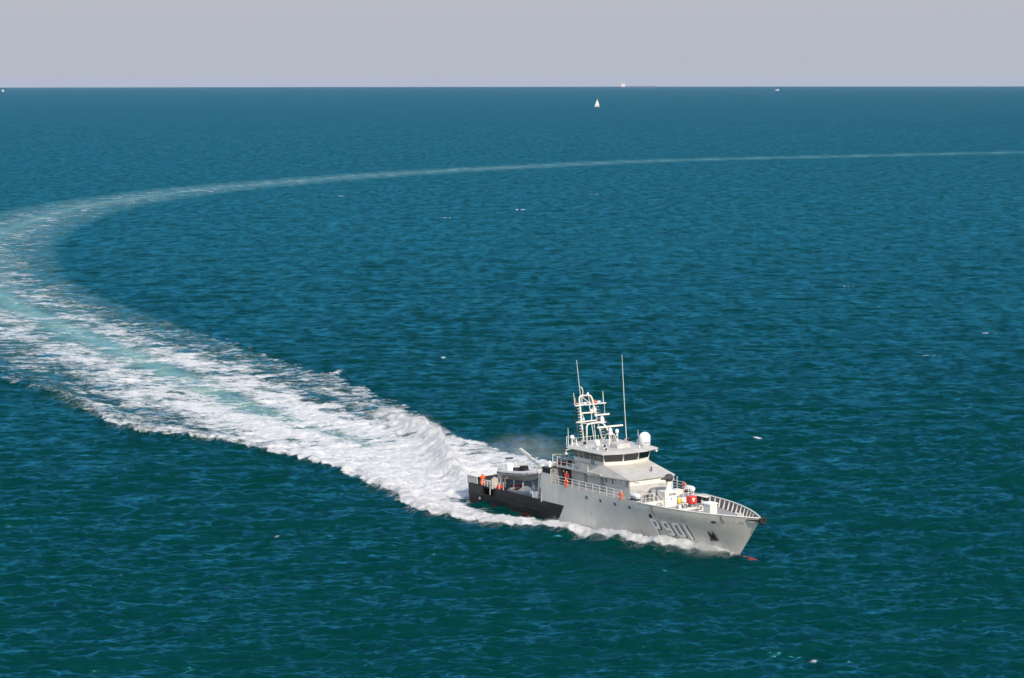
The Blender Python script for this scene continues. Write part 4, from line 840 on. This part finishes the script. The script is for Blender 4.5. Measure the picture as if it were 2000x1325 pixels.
# people
def person(name, p, rz, label, top, bottom, arms):
    g = tag(aboard(name, p, rz), label, 'person')
    V = [(0, 0, .95), (0, 0, 1.2), (0, 0, 1.42), (0, 0, 1.52), (0, .19, 1.42), (0, -.19, 1.42)]; E = [(0, 1), (1, 2), (2, 3), (2, 4), (2, 5)]; Rr = [.15, .15, .14, .065, .085, .085]
    for sg, hip in ((1, .1), (-1, -.1)):
        i = len(V); V += [(0, hip, .88), (.04, hip*1.1, .5), (0, hip*1.15, .1), (.14, hip*1.2, .05)]; Rr += [.11, .075, .055, .05]; E += [(0, i), (i, i+1), (i+1, i+2), (i+2, i+3)]
    hands = []
    for k, sg in ((4, 1), (5, -1)):
        el, ha = arms; i = len(V); V += [(el[0], sg*el[1], el[2]), (ha[0], sg*ha[1], ha[2])]; Rr += [.055, .04]; E += [(k, i), (i, i+1)]; hands.append((Vector(V[-1]), (Vector(V[-1])-Vector(V[-2])).normalized(), sg))
    me = bpy.data.meshes.new('body'); me.from_pydata(V, E, []); o = bpy.data.objects.new('body', me); sc.collection.objects.link(o); o.parent = g
    md = o.modifiers.new('skin', 'SKIN')
    for v, r in zip(me.skin_vertices[0].data, Rr): v.radius = (r, r*1.1)
    me.skin_vertices[0].data[0].use_root = True
    o.modifiers.new('sub', 'SUBSURF').levels = 1; me.materials.append(M[top])
    MB().lathe([(.04, -.13), (.075, -.1), (.095, -.02), (.1, .05), (.07, .11), (.02, .125)], (.02, 0, 1.64), (0, 0, 1), 12).build('head', 'skin', g, True)
    MB().lathe([(.105, 0), (.104, .05), (.07, .1), (.01, .115)], (0, 0, 1.66), (0, 0, 1), 12).build('hair', 'cloth', g, True)
    b = MB(); b.box(.1, .135, -.015, .015, 1.60, 1.64).build('nose', 'skin', g)
    for hp, d, sg in hands:
        h = MB(); _, u, w = ortho(d); h.path([hp, hp+d*.09], [.035, .04], 6)
        for k in range(4): q = hp+d*.085+u*(-.03+.02*k); h.path([q, q+d*(.04+.008*(k in (1, 2)))+w*.012, q+d*.07+w*.035], [.009, .009, .007], 5)
        q = hp+d*.03+u*.035; h.path([q, q+u*.03+d*.03, q+u*.035+d*.055], [.011, .01, .008], 5); h.build('hand', 'skin', g)
    return g
person('person', (20.4, -3.9, 4.76), R_(-60), 'crew member in black standing in the shaded side passage', 'cloth', 'cloth', ((.05, .25, 1.15), (.2, .18, 1.02)))
person('person', (21.3, -4.15, 4.76), R_(-20), 'crew member in a red top at the near rail by the lifebuoy', 'clothred', 'cloth', ((.1, .28, 1.18), (.3, .2, 1.12)))
person('person', (7.6, -3.55, 2.16), R_(-90), 'crew member in dark clothes on the aft deck under the boat', 'cloth', 'cloth', ((.05, .25, 1.15), (.2, .15, 1.1)))

# ------------------------------------------------------------------ far boats and coast
def drop(x, y): return -(x*x+y*y)/(2*RE)
def afloat(name, x, y, rz): return empty(name, Matrix.Translation((x, y, drop(x, y))) @ Matrix.Rotation(rz, 4, 'Z'))
y_ = tag(afloat('sailing_yacht', 161.5, 4688, R_(172)) , 'white sailing yacht with two raised sails in the middle distance', 'sailing yacht')
b = MB(); st = [(-5.3, 1.2, .9), (-3, 1.65, .85), (0, 1.75, .85), (3, 1.1, 1.0), (5.6, .03, 1.2)]; vs = []
for x, w, zt in st: vs += [(x, -w*.7, -.2), (x, -w, zt), (x, w, zt), (x, w*.7, -.2)]
fs = [(0, 1, 2, 3)]
for i in range(4): fs += [(4*i+k, 4*i+4+k, 4*i+5+k, 4*i+1+k) for k in range(3)]
b.add(vs, fs).build('yacht_hull', 'sail', y_); MB().box(-2.5, 2.0, -.8, .8, .85, 1.35, (.2, -.8, .1, -.1)).build('yacht_cabin', 'pure', y_)
MB().tube((.6, 0, .8), (.5, 0, 15.2), .09).build('yacht_mast', 'mid', y_); MB().tube((.5, .1, 1.9), (-4.3, .9, 1.9), .08).build('boom', 'mid', y_)
def sail(pts, belly, nm):
    A, B, C_ = [Vector(p) for p in pts]; b = MB(); n = 8; idx = {}; vs = []; nr = (B-A).cross(C_-A).normalized()
    for i in range(n+1):
        for j in range(n+1-i):
            u, v = i/n, j/n; w = 1-u-v; idx[i, j] = len(vs); vs.append(A*w+B*u+C_*v+nr*(belly*27*u*v*w+belly*2*(u*w)))
    fs = []
    for i in range(n):
        for j in range(n-i):
            fs.append((idx[i, j], idx[i+1, j], idx[i, j+1]))
            if j < n-i-1: fs.append((idx[i+1, j], idx[i+1, j+1], idx[i, j+1]))
    o = b.add(vs, fs).build(nm, 'sail', y_, True); o.modifiers.new('thick', 'SOLIDIFY').thickness = .03
sail([(.45, .1, 2.0), (-4.2, .9, 2.0), (.4, 0, 15.0)], .35, 'mainsail'); sail([(5.4, 0, 1.2), (.3, .9, 1.6), (.6, 0, 13.0)], .45, 'headsail')
MB().box(-4.6, -3.6, -.7, .7, 1.0, 2.2).build('cockpit_canopy', 'cloth', y_)
tk = tag(afloat('tanker_ship', 810, 15960, R_(2)), 'long dark blue tanker with white stern superstructure on the horizon', 'tanker')
b = MB(); st = [(-114, 14, 11), (-108, 17, 11), (80, 17, 11), (102, 11, 12.5), (117, .4, 14.5)]; vs = []
for x, w, zt in st: vs += [(x-(4 if x > 100 else 0), -w*.9, -1), (x, -w, zt), (x, w, zt), (x-(4 if x > 100 else 0), w*.9, -1)]
fs = [(0, 1, 2, 3)]
for i in range(4): fs += [(4*i+k, 4*i+4+k, 4*i+5+k, 4*i+1+k) for k in range(3)]
b.add(vs, fs).build('tanker_hull', 'tanker', tk)
for x0, x1, w, z0, z1 in ((-108, -84, 15, 11, 19), (-100, -84, 13, 19, 26), (-93, -84, 17, 26, 30)): MB().box(x0, x1, -w, w, z0, z1).build('superstructure', 'white', tk)
MB().box(-106, -98, -4, 4, 19, 30, (1, -1, .5, -.5)).build('funnel', 'white', tk); MB().tube((-88, 0, 30), (-88, 0, 38), .7).build('tanker_mast', 'white', tk); MB().tube((108, 0, 14), (108, 0, 23), .6).build('foremast', 'white', tk)
for x in (-40, 0, 40): MB().box(x-2, x+2, -6, 6, 11, 13.5).build('manifold', 'tanker', tk)
MB().box(-80, 95, -1.2, 1.2, 11, 12.6).build('deck_pipe_run', 'tanker', tk)
mbt = tag(afloat('motor_yacht', 1262, 11800, R_(184)), 'small white motor yacht near the horizon, right of the tanker', 'motor yacht')
b = MB(); st = [(-9, 2.3, 2.0), (0, 2.6, 2.2), (6, 1.6, 2.7), (10, .05, 3.2)]; vs = []
for x, w, zt in st: vs += [(x, -w*.7, -.3), (x, -w, zt), (x, w, zt), (x, w*.7, -.3)]
fs = [(0, 1, 2, 3)]
for i in range(3): fs += [(4*i+k, 4*i+4+k, 4*i+5+k, 4*i+1+k) for k in range(3)]
b.add(vs, fs).build('motor_yacht_hull', 'pure', mbt); MB().box(-6, 4, -1.9, 1.9, 2.1, 4.4, (.5, -2, .2, -.2)).build('motor_yacht_cabin', 'pure', mbt); MB().box(-5, 2.5, -1.97, 1.97, 3.1, 3.8).build('cabin_windows', 'glass', mbt); MB().box(-4.5, 1, -1.5, 1.5, 4.4, 5.6, (.3, -1, .2, -.2)).build('flybridge', 'pure', mbt)
y_ = tag(afloat('sailing_yacht', -2328, 11370, R_(20)), 'tiny white sailing yacht by the left edge below the horizon', 'sailing yacht')
b = MB(); st = [(-5.3, 1.2, .9), (0, 1.75, .85), (5.6, .03, 1.2)]; vs = []
for x, w, zt in st: vs += [(x, -w*.7, -.2), (x, -w, zt), (x, w, zt), (x, w*.7, -.2)]
fs = [(0, 1, 2, 3)]
for i in range(2): fs += [(4*i+k, 4*i+4+k, 4*i+5+k, 4*i+1+k) for k in range(3)]
b.add(vs, fs).build('yacht_hull', 'sail', y_); MB().tube((.6, 0, .8), (.5, 0, 13.2), .1).build('yacht_mast', 'mid', y_)
sail([(.45, .1, 2.0), (-4.2, .9, 2.0), (.4, 0, 13.0)], .35, 'mainsail'); sail([(5.4, 0, 1.2), (.3, .9, 1.6), (.6, 0, 11.0)], .45, 'headsail')
# ------------------------------------------------------------------ spray: droplets and clots thrown up by the hull (real small bodies)
TET = np.array([(1, 1, 1), (1, -1, -1), (-1, 1, -1), (-1, -1, 1)], float)/1.73
def droplets(name, P, size):
    n = len(P); s_ = size*rng.uniform(.5, 1.3, n); q = rng.normal(size=(n, 3, 3)); q, _ = np.linalg.qr(q)
    V = P[:, None, :]+np.einsum('nij,kj->nki', q, TET)*s_[:, None, None]; V = V.reshape(-1, 3)
    F = np.array([(0, 1, 2), (0, 3, 1), (0, 2, 3), (1, 3, 2)]); F = (np.arange(n)[:, None, None]*4+F[None]).reshape(-1, 3)
    me = bpy.data.meshes.new(name); me.vertices.add(len(V)); me.vertices.foreach_set('co', V.astype(np.float32).ravel())
    me.loops.add(F.size); me.loops.foreach_set('vertex_index', F.astype(np.int32).ravel()); me.polygons.add(len(F)); me.polygons.foreach_set('loop_start', (np.arange(len(F))*3).astype(np.int32)); me.update(calc_edges=True)
    me.materials.append(M['spray']); o = bpy.data.objects.new(name, me); sc.collection.objects.link(o); tag(o, kind='stuff'); return o
def along(P, n, f0, f1):
    seg = np.hypot(*(P[1:]-P[:-1]).T); S = np.concatenate([[0], np.cumsum(seg)]); u = rng.uniform(f0, f1, n)*S[-1]; x = np.interp(u, S, P[:, 0]); y = np.interp(u, S, P[:, 1])
    dx = np.interp(u, S, np.gradient(P[:, 0])); dy = np.interp(u, S, np.gradient(P[:, 1])); L = np.hypot(dx, dy); return x, y, -dy/L, dx/L, u/S[-1]
def clumpy(x, y, k=0.5):
    g = samp(NZ, TN, x*0.6, y*0.6); return g > rng.normal(size=len(x))*0.8-k
# bow wave, starboard: thick at the crest, thinning upward
n = 60000; x, y, nx, ny, u = along(STB, n, .0, .22); off = rng.normal(.3, .75, n); hgt = np.minimum(rng.exponential(1, n), 3)*np.interp(u, [0, .02, .05, .1, .22], [.10, .28, .24, .14, .08])
x -= nx*off; y -= ny*off; z, _ = sea_z(x, y); k = clumpy(x, y, .9)
droplets('bow_spray', np.stack([x, y, z+hgt*np.exp(-(off-.6)**2)], 1)[k], .022)
# stern wave crest
n = 60000; x, y, nx, ny, u = along(PLUME, n, .03, .75); off = np.abs(rng.normal(0, 2.2, n))-.7; hgt = rng.exponential(.22, n)*np.interp(u, [0, .3, .5, .75], [.5, 1.3, 1.5, .5])*np.exp(-np.maximum(off, 0)/2.5)
x += nx*off; y += ny*off; z, _ = sea_z(x, y); k = clumpy(x, y, .6)
droplets('stern_spray', np.stack([x, y, z+hgt], 1)[k], .024)
# fine mist hanging in the air: port side behind the inflatable boat, along the stern crest, at the bow
def mist(name, c, r, dens, nscale):
    prof = [(max(.02, math.cos(a)), math.sin(a)) for a in np.linspace(-1.5, 1.5, 11)]; o = MB().lathe(prof, (0, 0, 0), (0, 0, 1), 18).build(name, M['spray']); o.data.materials.clear()
    o.location = c; o.scale = r; t = NT(name+'_air'); pv = t.n('ShaderNodeVolumePrincipled'); pv.inputs['Color'].default_value = (.97, .97, .97, 1); pv.inputs['Anisotropy'].default_value = 0.2
    tc = t.n('ShaderNodeTexCoord'); ge = t.n('ShaderNodeNewGeometry'); ln = t.n('ShaderNodeVectorMath', operation='LENGTH'); t.l(tc.outputs['Object'], ln.inputs[0])
    fall = t.smooth(ln.outputs['Value'], 0.95, 0.15); nz = t.smooth(t.noise(nscale, 4, 0.6, ge.outputs['Position'], 0.5), 0.36, 0.70)
    t.l(t.math('MULTIPLY', t.math('MULTIPLY', nz, fall), dens), pv.inputs['Density']); t.l(pv.outputs[0], t.out.inputs['Volume']); o.data.materials.append(t.m); tag(o, kind='stuff'); return o
mist('drifting_mist', (2.0, 349.5, 1.0), (9.0, 16, 2.6), 0.07, 0.5)
q0 = SHIPM @ Vector((45.8, -2.3, .8)); mist('bow_spray_mist', tuple(q0), (4.0, 3.2, 1.5), 0.9, 0.8)
# torn foam along the outer crest
n = 16000; x, y, nx, ny, u = along(STB, n, .2, .62); off = rng.normal(.8, .8, n); x -= nx*off; y -= ny*off; z, _ = sea_z(x, y); k = clumpy(x, y, .0); droplets('crest_spray', np.stack([x, y, z+rng.exponential(.08, n)], 1)[k], .035)

# ------------------------------------------------------------------ air
hz = MB().box(-46000, 46000, -46000, 46000, -290, 64).build('haze', M['sea']); tag(hz, kind='stuff'); hz.data.materials.clear()
t = NT('haze_air'); pv = t.n('ShaderNodeVolumePrincipled'); pv.inputs['Color'].default_value = (0.58, 0.62, 0.80, 1); pv.inputs['Density'].default_value = 1.1e-5; pv.inputs['Anisotropy'].default_value = 0.0
t.l(pv.outputs[0], t.out.inputs['Volume']); hz.data.materials.append(t.m)
